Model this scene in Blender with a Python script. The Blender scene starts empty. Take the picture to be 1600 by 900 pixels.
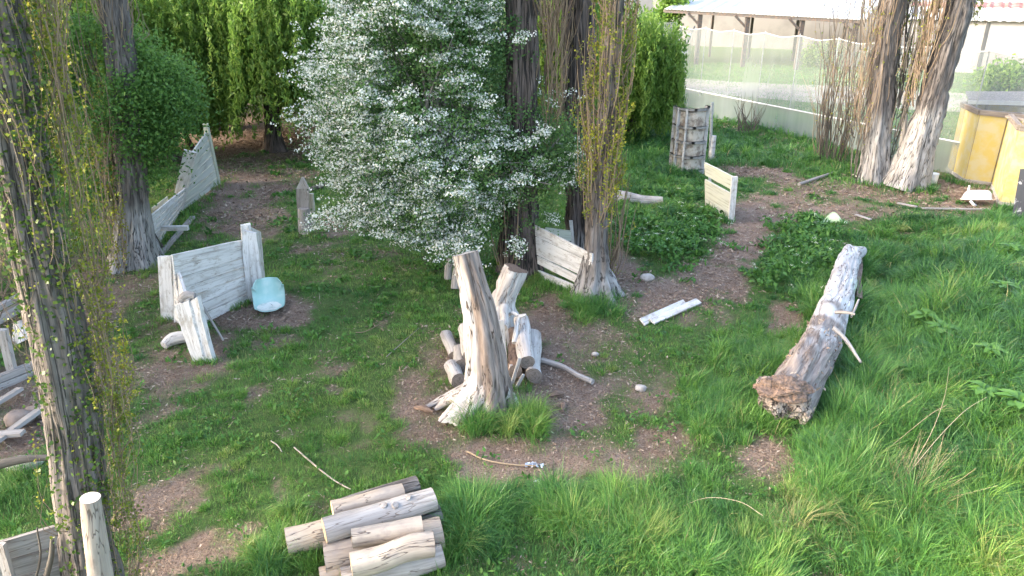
import bpy, math, random
import numpy as np
from mathutils import Vector

R = math.radians
rng = np.random.default_rng(11)
random.seed(5)
S = bpy.context.scene
COL = S.collection

# ------------------------------------------------------------------ camera, sky, sun, exposure
CAM_H, PITCH, FPX = 5.6, R(22.5), 1150.0
cam_d = bpy.data.cameras.new("camera")
cam = bpy.data.objects.new("camera", cam_d)
COL.objects.link(cam)
cam.location = (0, 0, CAM_H)
cam.rotation_euler = (R(90) - PITCH, 0, 0)
cam_d.sensor_width = 36
cam_d.lens = 36 * FPX / 1600
cam_d.clip_start, cam_d.clip_end = 0.1, 3000
S.camera = cam

SUN_AZ = R(-99)           # azimuth of the sun, clockwise from +Y (to the left of the camera)
SUN_EL = R(25)
W = bpy.data.worlds.new("World")
S.world = W
W.use_nodes = True
nt = W.node_tree
sky = nt.nodes.new("ShaderNodeTexSky")
sky.sky_type = 'NISHITA'
sky.sun_disc = False
sky.sun_elevation = SUN_EL
sky.sun_rotation = SUN_AZ
sky.air_density, sky.dust_density, sky.ozone_density = 0.8, 3.0, 0.4
bg = nt.nodes["Background"]
bg.inputs["Strength"].default_value = 0.15
wm = nt.nodes.new("ShaderNodeMix"); wm.data_type = 'RGBA'; wm.blend_type = 'MULTIPLY'
wm.inputs[0].default_value = 1.0
wm.inputs[7].default_value = (1.05, 1.0, 0.93, 1)      # warm white-balance tint: a less blue sky
nt.links.new(sky.outputs[0], wm.inputs[6])
nt.links.new(wm.outputs[2], bg.inputs[0])

sun_d = bpy.data.lights.new("sun", 'SUN')
sun_d.energy = 1.0
sun_d.angle = R(8)
sun_d.color = (1.0, 0.93, 0.80)
sun = bpy.data.objects.new("sun", sun_d)
COL.objects.link(sun)
to_sun = Vector((math.sin(SUN_AZ) * math.cos(SUN_EL), math.cos(SUN_AZ) * math.cos(SUN_EL), math.sin(SUN_EL)))
sun.rotation_euler = to_sun.to_track_quat('Z', 'Y').to_euler()

S.view_settings.view_transform = 'Standard'
S.view_settings.look = 'None'
S.view_settings.gamma = 1.0
S.view_settings.use_curve_mapping = False
S.view_settings.exposure = 2.9
S.render.engine = 'CYCLES'
S.cycles.max_bounces = 6
S.cycles.diffuse_bounces = 3
S.cycles.glossy_bounces = 2
S.cycles.transmission_bounces = 4
S.cycles.transparent_max_bounces = 8
S.cycles.sample_clamp_indirect = 4.0

# ------------------------------------------------------------------ numeric helpers
def sstep(a, b, x):
    t = np.clip((np.asarray(x, float) - a) / (b - a), 0, 1)
    return t * t * (3 - 2 * t)

def hsh(i, j, k):
    n = np.sin(i * 127.1 + j * 311.7 + k * 74.7) * 43758.5453
    return n - np.floor(n)

def vnoise(p):
    p = np.asarray(p, float)
    i = np.floor(p); f = p - i; u = f * f * (3 - 2 * f)
    a, b, c = i[..., 0], i[..., 1], i[..., 2]
    def lerp(x, y, t): return x + (y - x) * t
    x00 = lerp(hsh(a, b, c), hsh(a + 1, b, c), u[..., 0])
    x10 = lerp(hsh(a, b + 1, c), hsh(a + 1, b + 1, c), u[..., 0])
    x01 = lerp(hsh(a, b, c + 1), hsh(a + 1, b, c + 1), u[..., 0])
    x11 = lerp(hsh(a, b + 1, c + 1), hsh(a + 1, b + 1, c + 1), u[..., 0])
    return lerp(lerp(x00, x10, u[..., 1]), lerp(x01, x11, u[..., 1]), u[..., 2])

def fbm(p, o=3):
    p = np.asarray(p, float); s = 0; a = 0.5; t = 0
    for k in range(o):
        s = s + a * vnoise(p * 2 ** k + 17.3 * k); t += a; a *= 0.5
    return s / t

def n2(x, y, f, seed=0.0, o=3):
    x = np.asarray(x, float); y = np.asarray(y, float)
    return fbm(np.stack([x * f + seed, y * f - seed * 1.7, np.full_like(x, seed * .37)], -1), o)

# ------------------------------------------------------------------ terrain and picture rays
def H(x, y):
    x = np.asarray(x, float); y = np.asarray(y, float)
    ax, ay, bx, by = 3.7, 6.0, 8.3, 16.0
    L = math.hypot(bx - ax, by - ay)
    s = ((x - ax) * (by - ay) - (y - ay) * (bx - ax)) / L
    bank = 0.7 * sstep(0.1, 2.8, s) * sstep(18.5, 14, y)
    near = sstep(34, 26, y)
    bumps = (n2(x, y, 0.45, 3.1) - 0.5) * 0.16 * near
    rub = 0.35 * sstep(-7.6, -9.5, x) * sstep(4, 7, y) * sstep(13.5, 11, y)
    return bank + bumps + rub

cp, sp_ = math.cos(PITCH), math.sin(PITCH)
def ray(px, py):
    u, v = (px - 800) / FPX, (450 - py) / FPX
    return np.array([u, cp + v * sp_, -sp_ + v * cp])

def at(px, py, z=None):
    """point of the ground seen at picture point px, py (or of the height z)"""
    d = ray(px, py); h = 0.0 if z is None else z
    for _ in range(12):
        t = (h - CAM_H) / d[2]; p = d * t
        if z is not None: break
        h = 0.5 * h + 0.5 * float(H(p[0], p[1]))
    return np.array([p[0], p[1], h])

def up(base, px, py, dy=0.0):
    """point seen at px, py in the upright plane through base"""
    d = ray(px, py); t = (base[1] + dy) / d[1]
    return np.array([d[0] * t, base[1] + dy, CAM_H + d[2] * t])

def ground(x, y, dz=0.0): return np.array([x, y, float(H(x, y)) + dz])

# ------------------------------------------------------------------ mesh collecting
class MB:
    def __init__(s): s.V, s.F, s.T, s.P, s.n = [], [], [], [], 0
    def add(s, v, faces, tint=0.5, puv=None):
        v = np.asarray(v, float).reshape(-1, 3); m = len(v)
        s.V.append(v)
        s.T.append(np.broadcast_to(np.asarray(tint, float), (m,)).copy())
        s.P.append(v if puv is None else np.asarray(puv, float).reshape(-1, 3))
        for f in (faces if isinstance(faces, list) else [faces]):
            s.F.append(np.asarray(f, np.int64) + s.n)
        s.n += m
    def build(s, name, mat, parent=None, smooth=False):
        V = np.concatenate(s.V); T = np.concatenate(s.T); P = np.concatenate(s.P)
        me = bpy.data.meshes.new(name)
        me.vertices.add(len(V)); me.vertices.foreach_set("co", V.astype(np.float32).ravel())
        loops = np.concatenate([f.ravel() for f in s.F])
        sizes = np.concatenate([np.full(len(f), f.shape[1]) for f in s.F])
        starts = np.concatenate([[0], np.cumsum(sizes)[:-1]])
        me.loops.add(len(loops)); me.loops.foreach_set("vertex_index", loops.astype(np.int32))
        me.polygons.add(len(sizes)); me.polygons.foreach_set("loop_start", starts.astype(np.int32))
        me.polygons.foreach_set("loop_total", sizes.astype(np.int32))
        me.polygons.foreach_set("use_smooth", np.full(len(sizes), bool(smooth)))
        a = me.attributes.new("tint", 'FLOAT', 'POINT'); a.data.foreach_set("value", T.astype(np.float32))
        a = me.attributes.new("puv", 'FLOAT_VECTOR', 'POINT'); a.data.foreach_set("vector", P.astype(np.float32).ravel())
        me.update(); me.validate()
        if mat: me.materials.append(mat)
        o = bpy.data.objects.new(name, me); COL.objects.link(o)
        if parent is not None:
            o.parent = parent
            me.transform(parent_inv(parent)); me.update()
        else:                                                   # origin at the middle of the base
            c = np.array([(V[:, 0].min() + V[:, 0].max()) / 2, (V[:, 1].min() + V[:, 1].max()) / 2, V[:, 2].min()])
            o.location = c.tolist(); me.transform(parent_inv(o)); me.update()
        return o

def parent_inv(p):
    from mathutils import Matrix
    off = Vector((0, 0, 0)); q = p
    while q is not None: off += q.location; q = q.parent
    return Matrix.Translation(-off)

def tag(o, label=None, cat=None, group=None, kind=None):
    if label: o["label"] = label
    if cat: o["category"] = cat
    if group: o["group"] = group
    if kind: o["kind"] = kind
    return o

def thing(name, loc, label, cat, group=None):
    o = bpy.data.objects.new(name, None); COL.objects.link(o)
    o.location = [float(c) for c in loc]; o.empty_display_size = 0.2
    return tag(o, label, cat, group)

def unit(v): v = np.asarray(v, float); return v / (np.linalg.norm(v) + 1e-9)

def spline(pts, n):
    """smooth path through pts (Catmull-Rom), n samples"""
    P = np.asarray(pts, float)
    if len(P) == 2:
        t = np.linspace(0, 1, n)[:, None]; return P[0] * (1 - t) + P[1] * t
    Q = np.vstack([2 * P[0] - P[1], P, 2 * P[-1] - P[-2]])
    out = []
    for t in np.linspace(0, len(P) - 1 - 1e-6, n):
        i = int(t); f = t - i; a, b, c, d = Q[i:i + 4]
        out.append(.5 * (2 * b + (c - a) * f + (2 * a - 5 * b + 4 * c - d) * f * f + (3 * b - a - 3 * c + d) * f ** 3))
    return np.array(out)

def tube(mb, pts, rad, seg=10, n=None, bump=0.0, freq=6.0, caps=(True, True), tint=0.5, lobe=None, seed=None, zs=0.25, ridge=0.0):
    """round limb along pts; tint may be a function of (position, s in 0..1, angle)"""
    if n is None: n = max(len(pts), 2)
    C = spline(pts, n); rad = np.interp(np.linspace(0, 1, n), np.linspace(0, 1, len(np.atleast_1d(rad))), np.atleast_1d(rad)) if np.ndim(rad) else np.full(n, rad)
    seed = random.random() * 50 if seed is None else seed
    tan = np.gradient(C, axis=0); tan /= np.linalg.norm(tan, axis=1)[:, None] + 1e-9
    a = np.array([1, 0, 0.]) if abs(tan[0][0]) < .8 else np.array([0, 1, 0.])
    u = unit(a - tan[0] * a.dot(tan[0])); U = []
    for k in range(n):
        u = unit(u - tan[k] * u.dot(tan[k])); U.append(u)
    U = np.array(U); Vv = np.cross(tan, U)
    L = np.concatenate([[0], np.cumsum(np.linalg.norm(np.diff(C, axis=0), axis=1))])
    th = np.linspace(0, 2 * np.pi, seg, endpoint=False)
    TH, LL = np.meshgrid(th, L); RR = rad[:, None] * np.ones(seg)
    puv = np.stack([np.cos(TH) * RR + seed, np.sin(TH) * RR + seed * .7, LL + seed * 1.3], -1)
    r = RR.copy()
    if lobe is not None: r = r * lobe(TH, np.linspace(0, 1, n)[:, None])
    if bump:
        q = puv * np.array([freq, freq, freq * zs])
        r = r * (1 + bump * (fbm(q, 3) - .5) * 2)
    if ridge: r = r * (1 + ridge * (np.clip(np.abs(fbm(puv * np.array([11, 11, 1.3]) + 5, 2) - .5) * 7, 0, 1) - .7))
    pos = C[:, None, :] + (np.cos(TH) * r)[..., None] * U[:, None, :] + (np.sin(TH) * r)[..., None] * Vv[:, None, :]
    idx = np.arange(n * seg).reshape(n, seg); nx = np.roll(idx, -1, 1)
    faces = np.stack([idx[:-1], nx[:-1], nx[1:], idx[1:]], -1).reshape(-1, 4)
    tt = tint(pos, np.linspace(0, 1, n)[:, None] * np.ones(seg), TH).ravel() if callable(tint) else tint
    mb.add(pos.reshape(-1, 3), faces, tt, puv)
    for k, e in ((0, caps[0]), (n - 1, caps[1])):
        if e:
            ring = pos[k]; c = ring.mean(0); off = puv[k]
            f = np.array([[j, (j + 1) % seg, seg] for j in range(seg)])
            if k == 0: f = f[:, [1, 0, 2]]
            mb.add(np.vstack([ring, c]), f, tint if not callable(tint) else .5, np.vstack([off, off.mean(0)]))
    return pos, puv

def end_disc(mb, ring, out, r_in=0.9, tint=.5, cup=0.012):
    """sawn face of a log: a ringed disc with its own rings-in-wood coordinates"""
    c = ring.mean(0); seg = len(ring); vs = []; pv = []; fs = []
    for k, f in enumerate((1.0, .8, .55, .3)):
        vs.append(c + (ring - c) * f + out * (0.002 + cup * (1 - f) * .3)); 
        pv.append(np.stack([np.full(seg, f), (ring - c) @ np.array([1, .3, .2]) , (ring - c) @ np.array([0, 0, 1.])], -1))
    vs.append((c + out * .005)[None]); pv.append(np.array([[0, 0, 0.]]))
    for k in range(3):
        for j in range(seg):
            fs.append([k * seg + j, k * seg + (j + 1) % seg, (k + 1) * seg + (j + 1) % seg, (k + 1) * seg + j])
    f3 = [[3 * seg + j, 3 * seg + (j + 1) % seg, 4 * seg] for j in range(seg)]
    mb.add(np.vstack(vs), [np.array(fs), np.array(f3)], tint, np.vstack(pv))

def slab(mb, A, B, C, D, t, nrm=None, tint=None, nu=6, wob=0.006, ragged=0.0):
    """a board with corners A B C D (A to B along the grain) and thickness t along its normal"""
    A, B, C, D = [np.asarray(q, float) for q in (A, B, C, D)]
    n = unit(np.cross(B - A, D - A)) if nrm is None else unit(nrm)
    tint = random.random() if tint is None else tint
    s = np.linspace(0, 1, nu)[:, None]
    lo = A * (1 - s) + B * s; hi = D * (1 - s) + C * s
    off = random.random() * 40
    w = (fbm(np.stack([s[:, 0] * 3 + off, s[:, 0] * 0 + off, s[:, 0] * 0], -1)) - .5)[:, None] * 2
    w2 = (fbm(np.stack([s[:, 0] * 3 + off + 9, s[:, 0] * 0 + off, s[:, 0] * 0], -1)) - .5)[:, None] * 2
    upv = unit(D - A)
    lo = lo + n * w * wob + upv * w2 * ragged; hi = hi + n * w2 * wob + upv * w * ragged
    ln = np.linalg.norm(B - A); h = np.linalg.norm(D - A)
    v, p = [], []
    for side in (0, 1):
        for row, q in ((0, lo), (1, hi)):
            v.append(q + n * t * (side - .5))
            p.append(np.stack([np.full(nu, row * h + off), np.full(nu, side * t + off * .3), s[:, 0] * ln + off], -1))
    V = np.vstack(v); P = np.vstack(p); i = np.arange(nu - 1)
    a, b, c, d = i, i + nu, i + 2 * nu, i + 3 * nu      # lo0 hi0 lo1 hi1
    F = [np.stack([a, b, b + 1, a + 1], -1), np.stack([c, c + 1, d + 1, d], -1), np.stack([a, a + 1, c + 1, c], -1), np.stack([b, d, d + 1, b + 1], -1),
         np.array([[0, 2 * nu, 3 * nu, nu]]), np.array([[nu - 1, 2 * nu - 1, 4 * nu - 1, 3 * nu - 1]])]
    mb.add(V, F, tint, P)

def beam(mb, a, b, w, t, side=(0, 0, 1), tint=None, nu=4):
    """a squared bar from a to b, w wide across `side`, t thick"""
    a, b = np.asarray(a, float), np.asarray(b, float)
    d = unit(b - a); s = np.asarray(side, float); s = unit(s - d * s.dot(d))
    slab(mb, a - s * w / 2, b - s * w / 2, b + s * w / 2, a + s * w / 2, t, np.cross(d, s), tint, nu, 0.002)

def quads(mb, c, d, s, l, w, tint, fold=0.0):
    """leaf blades: diamond faces centred at c, long axis d, across s"""
    c = np.asarray(c); n = len(c); l = np.broadcast_to(l, (n,))[:, None]; w = np.broadcast_to(w, (n,))[:, None]
    v = np.stack([c - d * l / 2, c + s * w / 2 - d * l * .08, c + d * l / 2, c - s * w / 2 - d * l * .08], 1).reshape(-1, 3)
    mb.add(v, np.arange(4 * n).reshape(n, 4), np.repeat(np.broadcast_to(tint, (n,)), 4))

def rdirs(n, bias=(0, 0, 0)):
    d = rng.normal(size=(n, 3)) + np.asarray(bias, float)
    return d / (np.linalg.norm(d, axis=1)[:, None] + 1e-9)

def perp(d):
    r = rng.normal(size=d.shape); r -= d * (r * d).sum(1)[:, None]
    return r / (np.linalg.norm(r, axis=1)[:, None] + 1e-9)

# ------------------------------------------------------------------ materials
def mat(name):
    m = bpy.data.materials.new(name); m.use_nodes = True
    t = m.node_tree; t.nodes.clear()
    out = t.nodes.new("ShaderNodeOutputMaterial")
    return m, t, out

def nd(t, k, ins=None, **kw):
    n = t.nodes.new(k)
    for a, b in kw.items(): setattr(n, a, b)
    for a, b in (ins or {}).items():
        if isinstance(b, bpy.types.NodeSocket): t.links.new(b, n.inputs[a])
        else: n.inputs[a].default_value = b
    return n

def attr(t, name): return nd(t, "ShaderNodeAttribute", attribute_name=name)
def ramp(t, fac, stops):
    n = nd(t, "ShaderNodeValToRGB"); e = n.color_ramp.elements
    e[0].position, e[0].color = stops[0][0], (*stops[0][1], 1)
    e[1].position, e[1].color = stops[-1][0], (*stops[-1][1], 1)
    for p, c in stops[1:-1]:
        x = e.new(p); x.color = (*c, 1)
    t.links.new(fac, n.inputs[0]); return n.outputs[0]
def mapscale(t, vec, sc): return nd(t, "ShaderNodeVectorMath", {0: vec, 1: sc}, operation='MULTIPLY').outputs[0]
def noise(t, vec, scale, detail=4, rough=.55):
    return nd(t, "ShaderNodeTexNoise", {"Vector": vec, "Scale": scale, "Detail": detail, "Roughness": rough}).outputs[0]
def mixc(t, f, a, b, mode='MIX'):
    n = nd(t, "ShaderNodeMix", data_type='RGBA', blend_type=mode)
    for k, v in ((0, f), (6, a), (7, b)):
        if isinstance(v, bpy.types.NodeSocket): t.links.new(v, n.inputs[k])
        else: n.inputs[k].default_value = (*v, 1) if isinstance(v, tuple) and len(v) == 3 else v
    return n.outputs[2]
def mth(t, op, a, b=0.0):
    return nd(t, "ShaderNodeMath", {0: a, 1: b}, operation=op).outputs[0]

def wood(name, dark, light, tintc, grain=(26, 26, 1.6), bump=.5, paint_amount=1.0, dist=.01, spots=None, contrast=(.32, .68), crack=None):
    m, t, out = mat(name)
    p = attr(t, "puv").outputs["Vector"]; tn = attr(t, "tint").outputs["Fac"]
    g = noise(t, mapscale(t, p, grain), 1.0, 5, .6)
    col = ramp(t, g, [(contrast[0], dark), (contrast[1], light)])
    big = noise(t, mapscale(t, p, (3, 3, 1.1)), 1.0, 4)
    f = mth(t, 'MULTIPLY', tn, nd(t, "ShaderNodeMapRange", {0: big, 1: .3, 2: .6, 3: .45, 4: 1.0}).outputs[0])
    f = mth(t, 'MULTIPLY', f, nd(t, "ShaderNodeMapRange", {0: g, 1: .3, 2: .55, 3: .55, 4: 1.0}).outputs[0])
    col = mixc(t, mth(t, 'MULTIPLY', f, paint_amount), col, tintc)
    if spots:
        sn = noise(t, mapscale(t, p, (9, 9, 5)), 1.0, 5, .65)
        col = mixc(t, ramp(t, sn, [(.52, (0, 0, 0)), (.68, (1, 1, 1))]), col, spots)
    if crack:                                      # dark splits along the grain
        sc, wd, cc = crack
        k = mth(t, 'ABSOLUTE', mth(t, 'SUBTRACT', nd(t, "ShaderNodeTexNoise", {"Vector": mapscale(t, p, sc), "Scale": 1.0, "Detail": 3.0, "Roughness": .6, "Distortion": .4}).outputs[0], .5))
        k = nd(t, "ShaderNodeMapRange", {0: k, 1: wd * .25, 2: wd}).outputs[0]
        col = mixc(t, k, cc, col); g = mth(t, 'ADD', g, mth(t, 'MULTIPLY', k, .9))
    b = nd(t, "ShaderNodeBump", {"Height": g, "Strength": bump, "Distance": dist})
    s = nd(t, "ShaderNodeBsdfPrincipled", {"Base Color": col, "Roughness": .85, "Normal": b.outputs[0]})
    t.links.new(s.outputs[0], out.inputs[0]); return m

def leafm(name, stops, trans=.35, rough=.5):
    m, t, out = mat(name)
    c = ramp(t, attr(t, "tint").outputs["Fac"], stops)
    s = nd(t, "ShaderNodeBsdfPrincipled", {"Base Color": c, "Roughness": rough, "Specular IOR Level": .3})
    tr = nd(t, "ShaderNodeBsdfTranslucent", {"Color": c})
    x = nd(t, "ShaderNodeMixShader", {0: trans, 1: s.outputs[0], 2: tr.outputs[0]})
    t.links.new(x.outputs[0], out.inputs[0]); return m

def plain(name, c, rough=.6, spots=None, scale=8, metal=0.0, lo=.45, hi=.65, bump=.0, coord="puv"):
    m, t, out = mat(name)
    p = attr(t, "puv").outputs["Vector"]
    n = noise(t, p, scale, 6, .62)
    col = mixc(t, ramp(t, n, [(lo, (0, 0, 0)), (hi, (1, 1, 1))]), c, spots if spots else tuple(x * .75 for x in c))
    ins = {"Base Color": col, "Roughness": rough, "Metallic": metal}
    if bump: ins["Normal"] = nd(t, "ShaderNodeBump", {"Height": n, "Strength": bump, "Distance": .02}).outputs[0]
    s = nd(t, "ShaderNodeBsdfPrincipled", ins)
    t.links.new(s.outputs[0], out.inputs[0]); return m

M = {}
M['bark'] = wood("poplar_bark", (.05, .042, .038), (.20, .175, .16), (.50, .49, .47), (17, 17, 1.9), .95, .85, .03, crack=((13, 13, .55), .022, (.045, .04, .037)))
M['bark_dark'] = wood("old_bark", (.034, .027, .025), (.165, .130, .118), (.45, .44, .42), (17, 17, 1.6), 1, .85, .035, crack=((13, 13, .6), .04, (.014, .012, .012)))
M['limb'] = wood("limb_bark", (.03, .026, .022), (.09, .075, .06), (.2, .18, .15), (30, 30, 4), .5)
M['shoot'] = wood("shoot_bark", (.10, .065, .045), (.20, .145, .105), (.28, .215, .14), (40, 40, 2), .2)
M['dead'] = wood("bare_dead_wood", (.19, .16, .145), (.41, .38, .355), (.62, .60, .575), (22, 22, 1.1), .7, 1, .02, crack=((9, 9, .7), .009, (.16, .12, .10)))
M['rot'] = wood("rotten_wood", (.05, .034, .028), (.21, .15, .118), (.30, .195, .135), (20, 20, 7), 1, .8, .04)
M['rotgrey'] = wood("rotten_grey_wood", (.07, .055, .05), (.27, .22, .19), (.45, .40, .36), (16, 16, 9), 1, .9, .04, crack=((9, 9, 5), .03, (.03, .022, .02)))
M['greywood'] = wood("weathered_grey_wood", (.13, .112, .10), (.32, .295, .275), (.47, .445, .42), (26, 26, 1.6), .5, crack=((9, 9, .8), .008, (.17, .14, .12)))
M['white'] = wood("white_painted_boards", (.22, .20, .18), (.52, .505, .485), (.68, .67, .655), (24, 24, 1.2), .35, .9, .006, contrast=(.3, .5), spots=(.38, .35, .31), crack=((14, 14, .6), .007, (.24, .20, .17)))
M['mossy'] = wood("mossy_white_boards", (.24, .235, .20), (.47, .475, .44), (.44, .46, .30), (24, 24, 1.2), .35, .6, .006, contrast=(.3, .5))
M['log'] = wood("log_bark", (.15, .12, .10), (.30, .255, .22), (.52, .435, .34), (16, 16, 1.5), .8, 1, .015, spots=(.30, .255, .22), crack=((9, 9, .9), .009, (.13, .10, .085)))
M['logend'] = plain("sawn_wood", (.62, .48, .31), .8, (.40, .29, .19), 9)
M['logend_old'] = plain("old_sawn_wood", (.20, .17, .15), .9, (.09, .075, .065), 9)
M['yellow'] = plain("yellow_strand_board", (.52, .41, .13), .8, (.50, .44, .25), 3.0, lo=.42, hi=.6)
M['plyedge'] = wood("brown_frame_wood", (.09, .07, .055), (.24, .20, .165), (.33, .29, .25), (26, 26, 2), .4)
M['formwork'] = plain("rusty_formwork_sheet", (.44, .40, .34), .8, (.19, .15, .12), 5.0, lo=.45, hi=.6, bump=.3)
M['rib'] = plain("grey_formwork_frame", (.50, .49, .48), .6, (.24, .20, .17), 7.0, lo=.5, hi=.68)
M['plastic'] = plain("aged_aqua_plastic", (.34, .55, .52), .5, (.47, .61, .575), 5)
M['plastic_worn'] = plain("worn_white_seat", (.70, .71, .67), .6, (.44, .52, .48), 9, lo=.48, hi=.7)
M['basin'] = plain("white_enamel", (.82, .82, .80), .35, (.72, .71, .68), 5)
M['board'] = plain("black_painted_board", (.035, .04, .05), .7, (.33, .34, .36), 5, lo=.57, hi=.62)
M['stone'] = plain("grey_stone", (.42, .39, .36), .9, (.26, .24, .22), 9, bump=.5)
M['brownstone'] = plain("brown_stone", (.24, .19, .16), .95, (.15, .12, .10), 7, bump=.5)
M['metal'] = plain("galvanised_metal", (.36, .38, .39), .5, (.24, .25, .26), 9, metal=.3)
M['darkmetal'] = plain("dark_steel", (.05, .05, .055), .6, (.12, .08, .06), 9)
M['hem'] = plain("net_hem", (.50, .52, .51), .7, (.42, .43, .42), 3)
M['roof'] = plain("pale_roof_sheet", (.40, .415, .42), .6, (.33, .345, .355), .6)
M['rust'] = plain("rusty_roof_sheet", (.22, .09, .07), .7, (.30, .20, .18), 1.2)
M['wallpale'] = plain("pale_render", (.17, .17, .17), .9, (.13, .13, .13), .5)
M['wallgrey'] = plain("grey_concrete", (.24, .24, .245), .9, (.18, .18, .185), .6)
M['gravelroof'] = plain("dark_grit_sheet", (.10, .095, .10), .9, (.24, .22, .22), 16, bump=.6)
M['yellowpipe'] = plain("ochre_pipe", (.42, .33, .05), .5, (.32, .27, .06), 5)
M['limeplastic'] = plain("lime_white_plastic", (.58, .72, .40), .45, (.80, .84, .72), 3)
M['bluefilm'] = plain("blue_plastic_film", (.35, .42, .55), .4, (.65, .70, .78), 8)
M['film'] = plain("clear_plastic_sheet", (.50, .50, .49), .3, (.38, .36, .35), 4)
M['road'] = plain("pale_dirt_road", (.27, .245, .225), .95, (.21, .19, .17), .8, lo=.4, hi=.7)
M['cut'] = wood("peeled_post", (.22, .18, .15), (.37, .32, .27), (.54, .49, .42), (18, 18, 1.0), .6, 1, .015, spots=(.24, .20, .17), crack=((10, 10, .7), .009, (.12, .095, .08)))

G0, G1, G2, G3 = (.042, .125, .044), (.082, .215, .050), (.150, .305, .058), (.36, .31, .16)
M['grass'] = leafm("grass_blades", [(0, G0), (.35, G1), (.75, G2), (.92, (.24, .32, .09)), (1, G3)], .3, .36)
M['weed'] = leafm("weed_leaves", [(0, (.032, .095, .024)), (.5, (.075, .19, .036)), (.95, (.13, .27, .055)), (1, (.5, .55, .4))], .3)
M['willow'] = leafm("willow_leaves", [(0, (.08, .175, .030)), (.5, (.15, .265, .046)), (1, (.23, .34, .07))], .5)
M['dark_leaf'] = leafm("dark_green_leaves", [(0, (.035, .085, .028)), (.5, (.075, .16, .042)), (1, (.125, .22, .06))], .3)
M['mid_leaf'] = leafm("mid_green_leaves", [(0, (.045, .12, .032)), (.5, (.105, .22, .048)), (1, (.175, .31, .07))], .45)
M['haw'] = leafm("hawthorn_leaves", [(0, (.045, .11, .036)), (.5, (.09, .185, .055)), (1, (.15, .26, .08))], .3)
M['blossom'] = leafm("white_blossom", [(0, (.62, .66, .58)), (1, (.86, .86, .83))], .25, .7)
M['poplar_leaf'] = leafm("young_poplar_leaves", [(0, (.10, .16, .028)), (.5, (.21, .25, .034)), (1, (.38, .36, .045))], .4, .4)
M['ivy'] = leafm("green_poplar_leaves", [(0, (.035, .085, .02)), (.5, (.075, .14, .025)), (1, (.15, .19, .03))], .35, .4)
M['litter'] = leafm("leaf_litter", [(0, (.11, .075, .055)), (.5, (.27, .20, .15)), (1, (.42, .36, .29))], .05, .9)
M['straw'] = leafm("dry_stalk", [(0, (.28, .20, .13)), (1, (.48, .41, .29))], .1, .8)

def ground_mat():
    m, t, out = mat("earth_and_turf")
    geo = nd(t, "ShaderNodeNewGeometry").outputs["Position"]
    g = attr(t, "tint").outputs["Fac"]
    n1 = noise(t, geo, .9, 6, .6); n2_ = noise(t, geo, 7, 6, .65); n3 = noise(t, geo, 38, 4, .7)
    dirt = ramp(t, n1, [(.34, (.225, .16, .122)), (.66, (.33, .25, .20))])
    dirt = mixc(t, ramp(t, n2_, [(.48, (0, 0, 0)), (.7, (1, 1, 1))]), dirt, (.32, .255, .205))
    dirt = mixc(t, ramp(t, n3, [(.36, (1, 1, 1)), (.52, (0, 0, 0))]), dirt, (.13, .09, .07))
    turf = ramp(t, n2_, [(.3, (.050, .095, .030)), (.7, (.115, .17, .055))])
    f = nd(t, "ShaderNodeMapRange", {0: mth(t, 'ADD', g, mth(t, 'MULTIPLY', mth(t, 'SUBTRACT', n2_, .5), .5)), 1: .12, 2: .62}).outputs[0]
    col = mixc(t, f, dirt, turf)
    b = nd(t, "ShaderNodeBump", {"Height": mth(t, 'ADD', n2_, n3), "Strength": 1.0, "Distance": .05})
    s = nd(t, "ShaderNodeBsdfPrincipled", {"Base Color": col, "Roughness": .95, "Specular IOR Level": .15, "Normal": b.outputs[0]})
    t.links.new(s.outputs[0], out.inputs[0]); return m
M['ground'] = ground_mat()

def net_mat():
    m, t, out = mat("white_shade_net")
    p = attr(t, "puv").outputs["Vector"]
    n = noise(t, mapscale(t, p, (2.4, 2.4, .18)), 1.0, 4)
    n_ = noise(t, p, .35, 3)
    f = nd(t, "ShaderNodeMapRange", {0: mth(t, 'ADD', mth(t, 'MULTIPLY', n, .5), mth(t, 'MULTIPLY', n_, .5)), 1: .35, 2: .65, 3: .34, 4: .56}).outputs[0]
    f = mth(t, 'ADD', f, mth(t, 'MULTIPLY', attr(t, "tint").outputs["Fac"], .3))
    d = nd(t, "ShaderNodeBsdfDiffuse", {"Color": (.31, .335, .325, 1)})
    tl = nd(t, "ShaderNodeBsdfTranslucent", {"Color": (.31, .335, .325, 1)})
    a = nd(t, "ShaderNodeMixShader", {0: .4, 1: d.outputs[0], 2: tl.outputs[0]})
    tr = nd(t, "ShaderNodeBsdfTransparent")
    x = nd(t, "ShaderNodeMixShader", {0: f, 1: tr.outputs[0], 2: a.outputs[0]})
    t.links.new(x.outputs[0], out.inputs[0]); return m
M['net'] = net_mat()
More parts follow.
